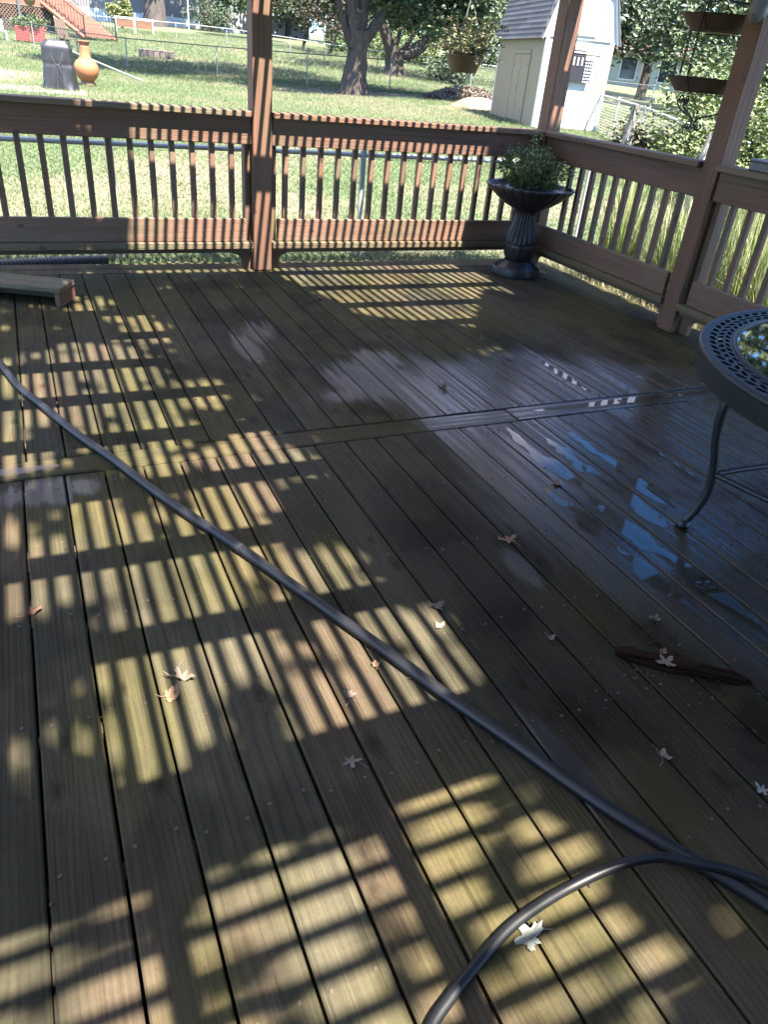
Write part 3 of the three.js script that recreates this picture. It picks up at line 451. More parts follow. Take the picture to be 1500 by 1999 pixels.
{
  const X = 3.155, Z = -5.6, t = thing('hanging_basket', 'tan hanging pot below the roof beam, left of the shed', 'hanging basket', X, 0, Z);
  part(t, 'pot', lathe([[0, 1.42], [0.094, 1.42], [0.1, 1.425], [0.138, 1.515], [0.147, 1.518], [0.148, 1.532], [0.138, 1.534], [0.128, 1.52], [0, 1.51]], 40), std(0.17, 0.12, 0.06, 0.6));
  for (let k = 0; k < 3; k++) { const a = k * 2.094 + 0.4; part(t, 'hanger_wire', rod([Math.cos(a) * 0.14, 1.53, Math.sin(a) * 0.14], [0, 1.9, 0], 0.002, 5), std(0.3, 0.3, 0.28)); }
  part(t, 'hook', tube([[0, 1.9, 0], [0.015, 1.91, 0], [0.008, 1.932, 0]], 0.0025, 10, 6), iron);
  const p = thing('trailing_plant', 'straggly half-dry plant spilling from the tan hanging pot', 'plant', X, 1.53, Z), r = rng(71), S = [], tips = [];
  for (let k = 0; k < 90; k++) { const a = r() * 6.283, o = 0.08 + 0.26 * r(), up = r() < 0.55 ? 0.06 + 0.24 * r() * r() : 0.05, dn = r() < 0.5 ? -0.09 * r() : 0; const pts = [[Math.cos(a) * 0.05, -0.01, Math.sin(a) * 0.05], [Math.cos(a) * o * 0.6, up, Math.sin(a) * o * 0.6], [Math.cos(a) * o, up * 0.8 + dn, Math.sin(a) * o]]; S.push(tube(pts, 0.0016, 6, 4)); tips.push(pts); }
  part(p, 'stems', merge(S), std(0.2, 0.2, 0.09));
  part(p, 'foliage', leaves(3600, (k, q) => { const P = tips[k % tips.length], f = 0.4 + 0.65 * q(), A = f < 0.6 ? P[0] : P[1], B = f < 0.6 ? P[1] : P[2], c = q(), g = q(); return [mix(A[0], B[0], g) + (q() - 0.5) * 0.05, Math.max(mix(A[1], B[1], g) + (q() - 0.5) * 0.04, -0.12), mix(A[2], B[2], g) + (q() - 0.5) * 0.05, 0.014 + 0.024 * q(), c > 0.5 ? 0.34 : 0.16, c > 0.5 ? 0.29 : 0.22, c > 0.5 ? 0.15 : 0.06]; }, 72, { aspect: 0.4 }), leafMat);
}
{
  const t = thing('wall_lamp', 'rounded blue-grey outdoor lamp on the near right post, unlit', 'lamp', 3.976, 1.8, -3.713);
  const g = new THREE.SphereGeometry(1, 32, 20); g.scale(0.05, 0.072, 0.056); part(t, 'housing', at(g, -0.012, 0.075, 0), std(0.2, 0.23, 0.27, 0.45));
  part(t, 'back_plate', box(0.012, 0.17, 0.1, 0.004), std(0.14, 0.16, 0.19, 0.5), -0.0065, 0.1, 0); part(t, 'sensor_eye', at(new THREE.SphereGeometry(0.007, 12, 8), -0.052, 0.045, 0.008), iron);
  const b = thing('grey_box', 'small grey lidded box on the near side railing at the right edge', 'box', 4.02, 1.0755, -3.3); part(b, 'body', box(0.1, 0.05, 0.3, 0.006), std(0.2, 0.2, 0.2, 0.6), 0, 0.026, 0); part(b, 'lid', box(0.112, 0.012, 0.312, 0.004), std(0.26, 0.26, 0.26, 0.6), 0, 0.058, 0);
}
// ---------------------------------------------------------------- trees
const barkTex = dataTex(256, 512, (i, j, o) => { const u = i / 256, v = j / 512, k = 0.5 + 0.5 * fbm(u * 26 + 3 * fbm(u * 6, v * 8, 2), v * 9, 4) - 0.35 * Math.pow(noise(u * 34 + 2 * noise(u * 5, v * 14), v * 10), 3); o[0] = k; o[1] = k * 0.95; o[2] = k * 0.9; }, { srgb: true });
const barkBump = dataTex(256, 512, (i, j, o) => { const u = i / 256, v = j / 512; o[0] = o[1] = o[2] = fbm(u * 26 + 3 * fbm(u * 6, v * 8, 2), v * 9, 4); });
const barkMat = (r, g, b) => new THREE.MeshStandardMaterial({ color: lin(r * 0.9, g * 0.9, b * 0.9), map: barkTex, bumpMap: barkBump, bumpScale: 0.08, roughness: 0.95 });
const barkA = barkMat(0.07, 0.055, 0.045), barkB = barkMat(0.085, 0.066, 0.054);
function limb(pts, radii, rad = 12, rough = 0.12, seed = 1) {        // tapered, slightly uneven limb
  const c = new THREE.CatmullRomCurve3(pts.map((p) => V3(...p))), n = pts.length * 6, g = new THREE.TubeGeometry(c, n, 1, rad, false), p = g.attributes.position;
  for (let i = 0; i <= n; i++) { const f = i / n * (radii.length - 1), k = Math.min(Math.floor(f), radii.length - 2), r = mix(radii[k], radii[k + 1], f - k), o = c.getPointAt(i / n); for (let j = 0; j <= rad; j++) { const q = i * (rad + 1) + j, a = (j % rad) / rad * 6.283, w = r * (1 + rough * (noise(seed * 9 + 3 * Math.cos(a) + 10, 3 * Math.sin(a) + i * 0.22) - 0.5) * 2 + rough * 0.8 * Math.cos(a * 5 + seed)); p.setXYZ(q, o.x + (p.getX(q) - o.x) * w, o.y + (p.getY(q) - o.y) * w, o.z + (p.getZ(q) - o.z) * w); } }
  const uv = g.attributes.uv, len = c.getLength(); for (let i = 0; i < uv.count; i++) uv.setXY(i, uv.getY(i) * 1.0, uv.getX(i) * Math.max(1, Math.round(len / (radii[0] * 4))) * 0.5); g.computeVertexNormals(); return g;
}
function crownLeaves(n, blobs, size, base, seed, clumps = 70, spread = 0.16) {   // blobs: [x, y, z, rx, ry, rz]
  const r = rng(seed), C = []; for (let k = 0; k < clumps; k++) { const b = blobs[k % blobs.length]; let x, y, z; do { x = r() * 2 - 1; y = r() * 2 - 1; z = r() * 2 - 1; } while (x * x + y * y + z * z > 1); const L = Math.pow(x * x + y * y + z * z, -0.2); C.push([b[0] + x * L * b[3] * 0.9, b[1] + y * L * b[4] * 0.9, b[2] + z * L * b[5] * 0.9, Math.min(b[3], b[5]), b[4], 0.8 + 0.4 * r()]); }
  return leaves(n, (k, q) => { const c = C[Math.floor(q() * C.length)], g = () => q() + q() + q() - 1.5, s = spread * 2.2 * c[3], t = c[5] * (0.75 + 0.5 * q()), y = 0.9 + 0.3 * q(); return [c[0] + g() * s, c[1] + g() * Math.min(s, c[4] * 0.6), c[2] + g() * s, size * (0.6 + 0.8 * q()), base[0] * t * y, base[1] * t, base[2] * t]; }, seed + 1);
}
function tree(name, label, x, z, trunk, leafArgs, bark = barkA, group, cat = 'tree') {
  const t = thing(name, label, cat, x, ground(x, z), z, 0, group);
  if (trunk.length) part(t, 'trunk', trunk.length > 1 ? merge(trunk) : trunk[0], bark);
  part(t, 'crown', crownLeaves(...leafArgs), leafMat); return t;
}
// unseen tree behind the camera; its crown leaves are placed to shade chosen planks
const litA = [[1.6, -5.5], [3.45, -5.5], [3.4, -5.05], [3.38, -4.6], [3.2, -4.88], [2.75, -4.21], [2.6, -4.01], [2.28, -4.12], [1.92, -4.4], [1.84, -4.69], [1.73, -5.02]];
const litB = [[-1.6, -5.2], [-0.23, -4.95], [-0.06, -4.93], [0.25, -5.12], [0.56, -4.79], [0.67, -4.32], [0.7, -3.68], [0.5, -3.55], [0.9, -3.46], [0.87, -2.79], [1.02, -2.51], [0.94, -2.31], [0.74, -2.33], [0.68, -2.01], [0.89, -1.91], [0.92, -1.66], [0.92, -1.56], [1.02, -1.52], [1.0, -1.23], [0.97, -1.14], [0.97, -1.0], [-1.6, -1.0]];
function shade(x, z) {
  if (z < (x > 0.3 ? -6.1 : -6.3)) return 0; if (z < -5.45) return x > 0.6 && x < 3.38 ? 0 : x > 0.15 && x <= 0.6 ? 0.35 : 1;
  if (inPoly(litA, x, z)) return 0; if (inPoly(litB, x, z)) return 0.01 + 0.38 * sstep(0.54, 0.64, fbm(x * 3.1 + 8, z * 2.3, 3));
  if (x > 2.3 && x < 2.75 && z > -3.85 && z < -3.42) return 0.35; if (x > 0.7 && x < 1.35 && z < -5.1) return 0.35; if (x > 1.57 && x < 1.68 && z > -3.87 && z < -3.7) return 0.2;
  if (z > -1.0) { if (x < 0.92) return 0.05; if (x < 1.8) return 0.45 + 0.55 * sstep(0.4, 0.55, fbm(x * 4 + 2, z * 4 + 5, 3)); }
  return 1;
}
{
  const TX = 5.9, TZ = 2.4, gy = ground(TX, TZ), t = thing('shade_tree', 'unseen leafy tree beside the deck, behind the camera, its crown shaped to shade the planks', 'tree', TX, gy, TZ);
  const limbs = [limb([[0, -0.1, 0], [0, 1.2, 0.05], [-0.15, 2.6, -0.1], [-0.3, 3.6, -0.3]], [0.3, 0.24, 0.22, 0.18], 14, 0.1, 3)];
  const ends = [[-1.4, 5.6, -2.6], [-3.4, 6, -0.4], [0.2, 6.2, -3.6], [-3.2, 5.8, -3], [-0.6, 6.8, 0.6]]; ends.forEach((e, i) => limbs.push(limb([[-0.28, 3.4, -0.28], [e[0] * 0.45, 4.5, e[2] * 0.45], e], [0.13, 0.08, 0.03], 8, 0.1, i + 8)));
  part(t, 'trunk', merge(limbs), barkA);
  const P = [], r = rng(2024);
  while (P.length < 25000) { const x = -1.1 + r() * 5.35, z = -6.3 + r() * 6.9; if (r() < shade(x, z)) { const h = 4.3 + 3.2 * Math.pow(r(), 0.8); P.push([x + SX * h - TX, h - gy, z + SZ * h - TZ]); } }
  part(t, 'crown', leaves(P.length, (k, q) => { const c = 0.8 + 0.4 * q(); return [...P[k], 0.11 + 0.08 * q(), 0.06 * c, 0.11 * c, 0.025 * c]; }, 2025, { aspect: 0.75, flat: 0.6 }), leafMat);
}
tree('maple_tree', 'large furrowed tree trunk dividing low, in the middle of the lawn', 11.74, -28.86,
  [limb([[0, -0.3, 0], [0, 0.15, 0], [0.02, 0.7, 0], [0.05, 1.5, 0], [0.02, 2.0, 0]], [0.62, 0.47, 0.38, 0.355, 0.42], 24, 0.12, 5), limb([[-0.1, 1.5, 0.05], [-0.28, 2.6, 0.1], [-0.45, 4.5, 0.1]], [0.27, 0.24, 0.2], 14, 0.1, 6), limb([[0.1, 1.6, -0.05], [0.2, 2.8, 0], [0.15, 4.6, -0.1]], [0.22, 0.2, 0.16], 12, 0.1, 7), limb([[0.15, 1.55, 0.05], [0.75, 2.3, 0.1], [1.5, 3.4, 0.2], [2.2, 4.6, 0.1]], [0.2, 0.17, 0.13, 0.1], 12, 0.1, 8), limb([[-0.25, 1.5, 0.1], [-0.6, 2.2, 0.2], [-1.1, 3.4, 0.3]], [0.12, 0.1, 0.08], 10, 0.1, 9)],
  [85000, [[0.5, 6.2, 1.5, 4.5, 1.5, 2.5], [-1, 6, -4, 6, 2.2, 5], [1.5, 4.8, -2, 4, 2, 4], [3.2, 3.6, 0.5, 2.4, 1.6, 2.2], [-5, 6, -7, 4, 1.8, 4.5], [-6.5, 6.4, -10, 3.6, 1.6, 4], [-1, 6.6, -9, 5, 1.8, 4]], 0.2, [0.055, 0.1, 0.025], 310, 240, 0.13], barkB);
tree('maple_tree', 'second tree behind the fence with a wide low fork', 20.71, -44.78,
  [limb([[0, -0.3, 0], [0, 0.6, 0], [-0.05, 1.2, 0]], [0.62, 0.5, 0.55], 18, 0.12, 15), limb([[-0.2, 0.9, 0], [-0.7, 1.9, 0.1], [-1.5, 3, 0.1], [-2.6, 4.2, 0]], [0.36, 0.3, 0.24, 0.16], 12, 0.1, 16), limb([[0.1, 0.9, 0], [0.9, 1.2, 0], [1.9, 1.9, 0], [2.5, 3.4, 0], [2.6, 5, 0]], [0.38, 0.33, 0.3, 0.26, 0.2], 12, 0.1, 17), limb([[-0.1, 1.1, 0], [0.2, 2.4, 0], [0.5, 4, 0]], [0.15, 0.12, 0.1], 8, 0.1, 18), limb([[0.3, 1.1, 0], [1.0, 2.2, 0.1], [1.4, 3.8, 0.1]], [0.16, 0.12, 0.1], 8, 0.1, 19)],
  [12000, [[0, 6, 0, 6, 2.2, 5], [2.5, 4.6, 0, 4, 1.6, 3], [6, 4.6, 2, 4.5, 2.2, 3.5], [-2.5, 5, 0, 4, 1.6, 3.5], [8, 3.6, 5, 2.6, 1.6, 2.4]], 0.26, [0.06, 0.11, 0.028], 320, 120, 0.15], barkB);
{ // background trees, each with its own crown
  const D = Math.PI / 180, far = [ // azimuth, distance, trunk height, crown radius, crown height, leaf, colour, label
    [15.2, 74, 2.4, 3.6, 3.2, 0.3, [0.06, 0.12, 0.03], 'small round green tree beyond the far fence, left of the middle post', 'pine_tree'],
    [17.6, 92, 2, 5.5, 6, 0.42, [0.04, 0.075, 0.022], 'tall dark tree just right of the middle post'],
    [20.2, 96, 2, 6, 7, 0.42, [0.035, 0.07, 0.02], 'dark dense tree behind the tan shrub'],
    [23.6, 88, 1.5, 5.5, 5.5, 0.4, [0.06, 0.11, 0.028], 'mid green tree behind the big trunk'],
    [27, 84, 1.5, 5.5, 6, 0.4, [0.05, 0.095, 0.026], 'green tree behind the wide low fork'],
    [30.4, 80, 1.5, 5.5, 6.5, 0.4, [0.065, 0.11, 0.03], 'light green tree left of the shed'],
    [33.6, 86, 1.5, 6, 7, 0.4, [0.05, 0.09, 0.026], 'dark green tree behind the shed roof'],
    [38, 84, 1.5, 6, 7, 0.4, [0.05, 0.09, 0.026], 'green tree behind the white shed front'],
    [41.2, 58, 2.6, 3.8, 5, 0.3, [0.06, 0.1, 0.035], 'grey-green tree right of the shed'],
    [44.6, 50, 2.4, 5, 5, 0.3, [0.055, 0.1, 0.03], 'green tree above the hanging saucers'],
    [48.5, 44, 1.5, 5, 5.5, 0.3, [0.055, 0.1, 0.03], 'green tree behind the near right post'],
    [54, 40, 1.5, 6, 6, 0.3, [0.05, 0.095, 0.026], 'tall tree right of the view, mirrored in the table glass'],
    [60, 34, 1.5, 5.5, 6, 0.3, [0.055, 0.1, 0.028], 'tree beyond the right edge, mirrored in the wet planks'],
  ];
  far.forEach(([az, d, th, cr, ch, lf, c, label], i) => { const x = d * Math.sin(az * D), z = -d * Math.cos(az * D); tree('broadleaf_tree', label, x, z, [limb([[0, -0.4, 0], [0.1, th * 0.6, 0], [0.1, th + ch * 0.5, 0]], [0.35, 0.26, 0.16], 10, 0.1, 40 + i)], [5200, [[0, th + ch * 0.55, 0, cr, ch * 0.6, cr], [-cr * 0.4, th + ch * 0.3, cr * 0.3, cr * 0.6, ch * 0.35, cr * 0.6], [cr * 0.45, th + ch * 0.35, -0.2 * cr, cr * 0.6, ch * 0.35, cr * 0.6]], lf * 1.25, c, 400 + i * 3, 60, 0.17], barkA, 'trees beyond the far fences'); });
  const shrubs = [ // azimuth, distance, radius, height, colour, label
    [18.6, 62, 2, 3.6, [0.13, 0.12, 0.06], 'pale olive small tree with a twisted trunk beyond the far fence', 1.5], [20.4, 60, 1.5, 3, [0.16, 0.115, 0.075], 'tan-pink shrub right of the pale olive tree', 1.1],
    [21.2, 66, 1.6, 1.7, [0.09, 0.17, 0.03], 'bright green rounded bush left of the big trunk', 0], [24.2, 64, 1.9, 1.8, [0.12, 0.19, 0.03], 'yellow-green bush right of the big trunk', 0],
    [26.2, 62, 1.8, 2, [0.12, 0.19, 0.03], 'yellow-green bush inside the low tree fork', 0], [7.2, 72, 0.9, 1.3, [0.17, 0.2, 0.03], 'yellow-green bush above the raised bench bed', 0.5],
    [28.5, 48, 1.3, 1.2, [0.05, 0.1, 0.03], 'dark green low bush behind the fence under the fork', 0], [30, 70, 2.2, 2.4, [0.06, 0.11, 0.03], 'green bush left of the shed wall', 0],
    [22.3, 70, 2.2, 2.6, [0.035, 0.07, 0.02], 'dark bush behind the big trunk', 0], [12.6, 84, 2.2, 3, [0.05, 0.1, 0.025], 'dark green bush left of the middle post', 0],
  ];
  shrubs.forEach(([az, d, rr, h, c, label, th], i) => { const x = d * Math.sin(az * D), z = -d * Math.cos(az * D); tree('shrub', label, x, z, [limb([[0, -0.2, 0], [0.15, 0.5 + th * 0.5, 0], [0, 0.4 + th, 0.1]], [0.12, 0.09, 0.05], 8, 0.1, i), limb([[0.1, 0.3, 0], [0.5, 0.6 + th * 0.6, 0], [0.7, 0.7 + th, 0.1]], [0.08, 0.06, 0.03], 6, 0.1, i + 3)], [2600, [[0, th + h * 0.5, 0, rr, h * 0.5, rr], [rr * 0.4, th + h * 0.35, 0, rr * 0.7, h * 0.35, rr * 0.7]], 0.2, c, 900 + i * 3, 30, 0.2], barkB, 'shrubs beyond the fences', 'shrub'); });
  const near = [ // shrubs just outside the right railing: x, z, radius, height
    [10.9, -10.6, 0.95, 1.7, [0.12, 0.18, 0.035], 'sunlit leafy bush hanging over the right fence below the saucers'], [9.9, -8.7, 0.8, 1.5, [0.14, 0.2, 0.035], 'bright yellow-green bush beside the white fence post'], [10.6, -12, 0.55, 0.75, [0.16, 0.17, 0.08], 'pale tangled bush at the grey wooden post'],
    [13.6, -13.1, 1.3, 3.0, [0.075, 0.135, 0.035], 'tall green bush behind the lower hanging saucer'], [15.8, -14.2, 1.4, 4.2, [0.065, 0.12, 0.035], 'tallest bush behind the hanging planter chains'], [13.4, -9.6, 1.5, 3.2, [0.085, 0.145, 0.035], 'tall bush behind the near right post'], [9.0, -5.6, 1.0, 1.2, [0.09, 0.17, 0.035], 'low bush beyond the side railing at the right edge'],
    [19, -13.5, 3.2, 9, [0.06, 0.11, 0.03], 'tall tree-like shrub high behind the near right post', 0.34], [17, -9.6, 2.6, 7.5, [0.06, 0.11, 0.03], 'tall shrub right of the near post, mirrored in the table glass', 0.3], [14.5, -5.4, 2.6, 6.5, [0.06, 0.11, 0.03], 'tall shrub right of the view, mirrored in the table glass', 0.3],
  ];
  near.forEach(([x, z, rr, h, c, label, lf = 0.095], i) => tree('shrub', label, x, z, [limb([[0, -0.2, 0], [0.1, h * 0.4, 0], [0, h * 0.75, 0]], [0.05, 0.04, 0.02], 6, 0.1, i + 60), limb([[0, 0, 0], [-0.4, h * 0.4, 0.2], [-0.6, h * 0.7, 0.3]], [0.04, 0.03, 0.015], 6, 0.1, i + 70)], [5200, [[0, h * 0.52, 0, rr, h * 0.5, rr], [-rr * 0.4, h * 0.3, rr * 0.3, rr * 0.6, h * 0.3, rr * 0.6]], lf, c, 1200 + i * 3, 60, 0.2], barkB, 'shrubs beyond the right fence', 'shrub'));
}

// ---------------------------------------------------------------- chain-link fences
function linkMesh(A, B, h, c, w) {        // woven wires between two ground points, following the ground
  const dx = B[0] - A[0], dz = B[1] - A[1], L = Math.hypot(dx, dz), n = Math.floor(L / c), m = Math.floor(h / (c / 2)), pos = new Float32Array(n * m * 6 * 3 * 2), ux = dx / L, uz = dz / L; let o = 0;
  const put = (s, y, off) => { const x = A[0] + ux * s, z = A[1] + uz * s; pos[o++] = x - uz * off; pos[o++] = y; pos[o++] = z + ux * off; };
  for (let i = 0; i < n; i++) { const s0 = (i + 0.5) * c, gy = ground(A[0] + ux * s0, A[1] + uz * s0) + 0.03; for (let j = 0; j < m; j++) { const a = s0 + (j % 2 ? 1 : -1) * c / 2, b = s0 + (j % 2 ? -1 : 1) * c / 2, y0 = gy + j * c / 2, y1 = y0 + c / 2; const q = (sa, ya, oa, sb, yb, ob) => { put(sa, ya, oa); put(sb, yb, ob); put(sb + w, yb, -ob); put(sa, ya, oa); put(sb + w, yb, -ob); put(sa + w, ya, -oa); }; q(a, y0, w / 2, b, y1, w / 2); q(a, y0, -w / 2, b, y1, -w / 2); } }
  const g = new THREE.BufferGeometry(); g.setAttribute('position', new THREE.BufferAttribute(pos, 3)); g.computeVertexNormals(); return g;
}
function fence(label, pts, h, step, c, w, mats, tr = 0.021) {
  const t = thing('chain_link_fence', label, 'fence'); const Y = (p) => ground(p[0], p[1]);
  for (let k = 0; k + 1 < pts.length; k++) {
    const A = pts[k], B = pts[k + 1], L = Math.hypot(B[0] - A[0], B[1] - A[1]), n = Math.max(1, Math.round(L / step)); const P = (i) => [mix(A[0], B[0], i / n), mix(A[1], B[1], i / n)];
    for (let i = 0; i <= n; i++) { const p = P(i); if (i || !k) part(t, 'post', merge([rod([p[0], Y(p) - 0.2, p[1]], [p[0], Y(p) + h + 0.02, p[1]], tr * 1.3, 10), at(new THREE.SphereGeometry(tr * 1.45, 10, 6), p[0], Y(p) + h + 0.02, p[1])]), mats[1]); if (i < n) { const q = P(i + 1); part(t, 'top_rail', rod([p[0], Y(p) + h - 0.01, p[1]], [q[0], Y(q) + h - 0.01, q[1]], tr, 8), mats[0]); } }
    const mesh = part(t, 'wire_mesh', linkMesh(A, B, h - 0.04, c, w), mats[2]); mesh.userData.kind = 'stuff';
  }
  return t;
}
const wire = std(0.36, 0.38, 0.36, 0.6, { metalness: 0.15 }), darkRail = std(0.1, 0.12, 0.11, 0.6, { metalness: 0.3 }), silver = std(0.6, 0.6, 0.58, 0.5);
fence('silver chain-link fence close behind the far railing', [[-1.45, -6.4], [0.64, -6.4], [2.73, -6.4], [5.2, -6.4]], 0.87, 2.1, 0.055, 0.0034, [silver, silver, wire], 0.019);
fence('dark-railed chain-link fence crossing the lawn behind the big trunk', [[-8, -52], [1.59, -46.2], [5.09, -39.5], [8.25, -35.7], [11.5, -33.5], [18.2, -31.5], [27, -30]], 1.1, 3.4, 0.1, 0.006, [darkRail, wire, wire], 0.02);
fence('pale chain-link fence higher up beyond the lawn', [[3.5, -62], [11.06, -59.7], [14.07, -57.8], [18.43, -50.5], [24.5, -47.6], [32, -44]], 0.95, 3.1, 0.12, 0.006, [silver, wire, wire], 0.022);
fence('chain-link fence with pale rails beyond the side railing', [[14.9, -18.7], [11.6, -12], [10.4, -9], [9.2, -5.2]], 0.9, 2.6, 0.06, 0.003, [silver, silver, wire], 0.021);
{
  const a = single('wooden_fence_post', 'weathered grey wooden post leaning in the bushes right of the shed', 'post', limb([[0, -0.2, 0], [0.02, 0.5, 0], [0.06, 1.15, 0]], [0.1, 0.09, 0.075], 12, 0.14, 90), barkMat(0.3, 0.29, 0.27), 10, ground(10, -11.5), -11.5);
  single('wooden_fence_post', 'pale white wooden post left of the near right post', 'post', limb([[0, -0.2, 0], [0, 0.5, 0], [0.02, 1.0, 0], [0.02, 1.04, 0]], [0.082, 0.08, 0.078, 0.05], 14, 0.05, 91), barkMat(0.48, 0.47, 0.44), 9, ground(9, -8.64), -8.64);
}

// ---------------------------------------------------------------- grass
{
  const r = rng(4), pos = [], col = []; for (let k = 0; k < 6; k++) { const a = r() * 6.283, l = 0.02 + 0.03 * r(), h = 0.6 + 0.4 * r(), w = 0.05, cx = Math.cos(a), cz = Math.sin(a), bx = (r() - 0.5) * 0.4, bz = (r() - 0.5) * 0.4, t = 0.8 + 0.4 * r(); const A = [bx - cz * w, 0, bz + cx * w], B = [bx + cz * w, 0, bz - cx * w], C = [bx + cx * l * 6, h * 0.6, bz + cz * l * 6], T = [bx + cx * l * 16, h, bz + cz * l * 16]; pos.push(...A, ...B, ...C, ...A.map((v, i) => (v + C[i]) / 2), ...B.map((v, i) => (v + C[i]) / 2), ...T); for (let q = 0; q < 6; q++) col.push(t, t, t); }
  const g = new THREE.BufferGeometry(); g.setAttribute('position', new THREE.Float32BufferAttribute(pos, 3)); g.setAttribute('color', new THREE.Float32BufferAttribute(col, 3)); g.computeVertexNormals();
  const gm = new THREE.MeshPhysicalMaterial({ color: lin(1, 1, 1), vertexColors: true, side: THREE.DoubleSide, roughness: 0.7, transmission: 0.3, thickness: 0 });
  const patch = (name, label, n, place, seed) => { const q = rng(seed), im = new THREE.InstancedMesh(g, gm, n), m = new THREE.Matrix4(), c = new THREE.Color(), e = new THREE.Euler(); let i = 0; while (i < n) { const [x, z, s] = place(q); if (x < 4.4 && x > -1.6 && z > -5.9) continue; const d = dirtAt(x, z); if (q() < d * 0.95) continue; const dry = sstep(0.4, 0.68, fbm(x * 0.45 + 3, z * 0.45, 4)) * (z > -12 ? 1 : 0.55), t = dry > q() ? 1 : 0, k = 0.8 + 0.4 * q(); e.set((q() - 0.5) * 0.5, q() * 6.28, (q() - 0.5) * 0.5); m.makeRotationFromEuler(e).scale(V3(s, s * (0.7 + 0.6 * q()), s)).setPosition(x, ground(x, z) - 0.004, z); im.setMatrixAt(i, m); im.setColorAt(i, t ? c.setRGB(0.215 * k, 0.197 * k, 0.113 * k) : c.setRGB(0.096 * k, 0.138 * k, 0.042 * k)); i++; } im.name = name; im.userData = { kind: 'stuff', label, category: 'grass' }; shadow(im); scene.add(im); };
  patch('grass', 'mown dry grass right behind the far railing', 60000, (q) => [-3 + q() * 13, -5.8 - Math.pow(q(), 1.3) * 9, 0.045 + 0.03 * q()], 40);
  patch('grass', 'bright lawn stretching to the trees', 90000, (q) => { const d = 14 + 26 * q(), a = (-6 + 50 * q()) * Math.PI / 180; return [d * Math.sin(a), -d * Math.cos(a), 0.06 + 0.05 * q()]; }, 41);
  patch('grass', 'far lawn rising behind the dark-railed fence', 45000, (q) => { const d = 40 + 32 * q(), a = (-3 + 40 * q()) * Math.PI / 180; return [d * Math.sin(a), -d * Math.cos(a), 0.1 + 0.08 * q()]; }, 42);
  patch('grass', 'grass outside the side railing', 16000, (q) => [4.4 + q() * 5, -6.5 + q() * 5, 0.06 + 0.07 * q()], 43);
  // tall clumps of ornamental grass along the side railing
  [[4.75, -5.2], [4.9, -4.75], [4.75, -4.35], [4.95, -3.95], [4.8, -3.5], [5.05, -3.1], [5.3, -4.5]].forEach(([x, z], i) => {
    const q = rng(700 + i), p = [], cc = []; for (let k = 0; k < 330; k++) { const a = q() * 6.283, o = Math.sqrt(q()) * 0.2, lean = 0.08 + 0.42 * q() * q(), h = 0.5 + 0.75 * q(), w = 0.004 + 0.003 * q(), cx = Math.cos(a), cz = Math.sin(a), dry = q() < 0.28, c = dry ? [0.27, 0.25, 0.13] : [0.09 + 0.065 * q(), 0.15 + 0.06 * q(), 0.04]; let prev; for (let s = 0; s <= 4; s++) { const t = s / 4, rr = o + lean * t * t, y = h * (t - 0.22 * t * t * (lean / 0.3)), ww = w * (1 - 0.85 * t), X = cx * rr, Z = cz * rr, L = [X - cz * ww, y, Z + cx * ww], R = [X + cz * ww, y, Z - cx * ww]; if (prev) { p.push(...prev[0], ...prev[1], ...R, ...prev[0], ...R, ...L); for (let v = 0; v < 6; v++) cc.push(...c); } prev = [L, R]; } }
    const gg = new THREE.BufferGeometry(); gg.setAttribute('position', new THREE.Float32BufferAttribute(p, 3)); gg.setAttribute('color', new THREE.Float32BufferAttribute(cc, 3)); gg.computeVertexNormals();
    single('ornamental_grass', ['clump of tall grass nearest the corner post', 'second grass clump from the corner behind the side railing', 'third grass clump from the corner behind the side railing', 'fourth grass clump from the corner, left of the near post', 'grass clump right behind the near right post', 'grass clump behind the nearest railing section', 'outermost tall grass clump behind the side railing'][i], 'grass clump', gg, leafMat, x, ground(x, z), z, i, 'tall grass clumps along the side railing');
  });
}
{ // corrugated pipe on the grass
  const g = new THREE.TubeGeometry(new THREE.CatmullRomCurve3([V3(-1.6, 0, -6.02), V3(-0.5, -0.01, -6.03), V3(0.05, -0.01, -6.12), V3(0.52, -0.02, -6.22)]), 320, 0.05, 14, false), p = g.attributes.position, c = g.parameters.path;
  for (let i = 0; i <= 320; i++) { const o = c.getPointAt(i / 320), k = i % 4 < 2 ? 1 : 0.87; for (let j = 0; j <= 14; j++) { const q = i * 15 + j; p.setXYZ(q, o.x + (p.getX(q) - o.x) * k, o.y + (p.getY(q) - o.y) * k, o.z + (p.getZ(q) - o.z) * k); } } g.computeVertexNormals();
  single('drain_pipe', 'black corrugated drain pipe on the grass behind the far railing', 'pipe', g, std(0.03, 0.032, 0.036, 0.5), 0, -0.055, 0);
}
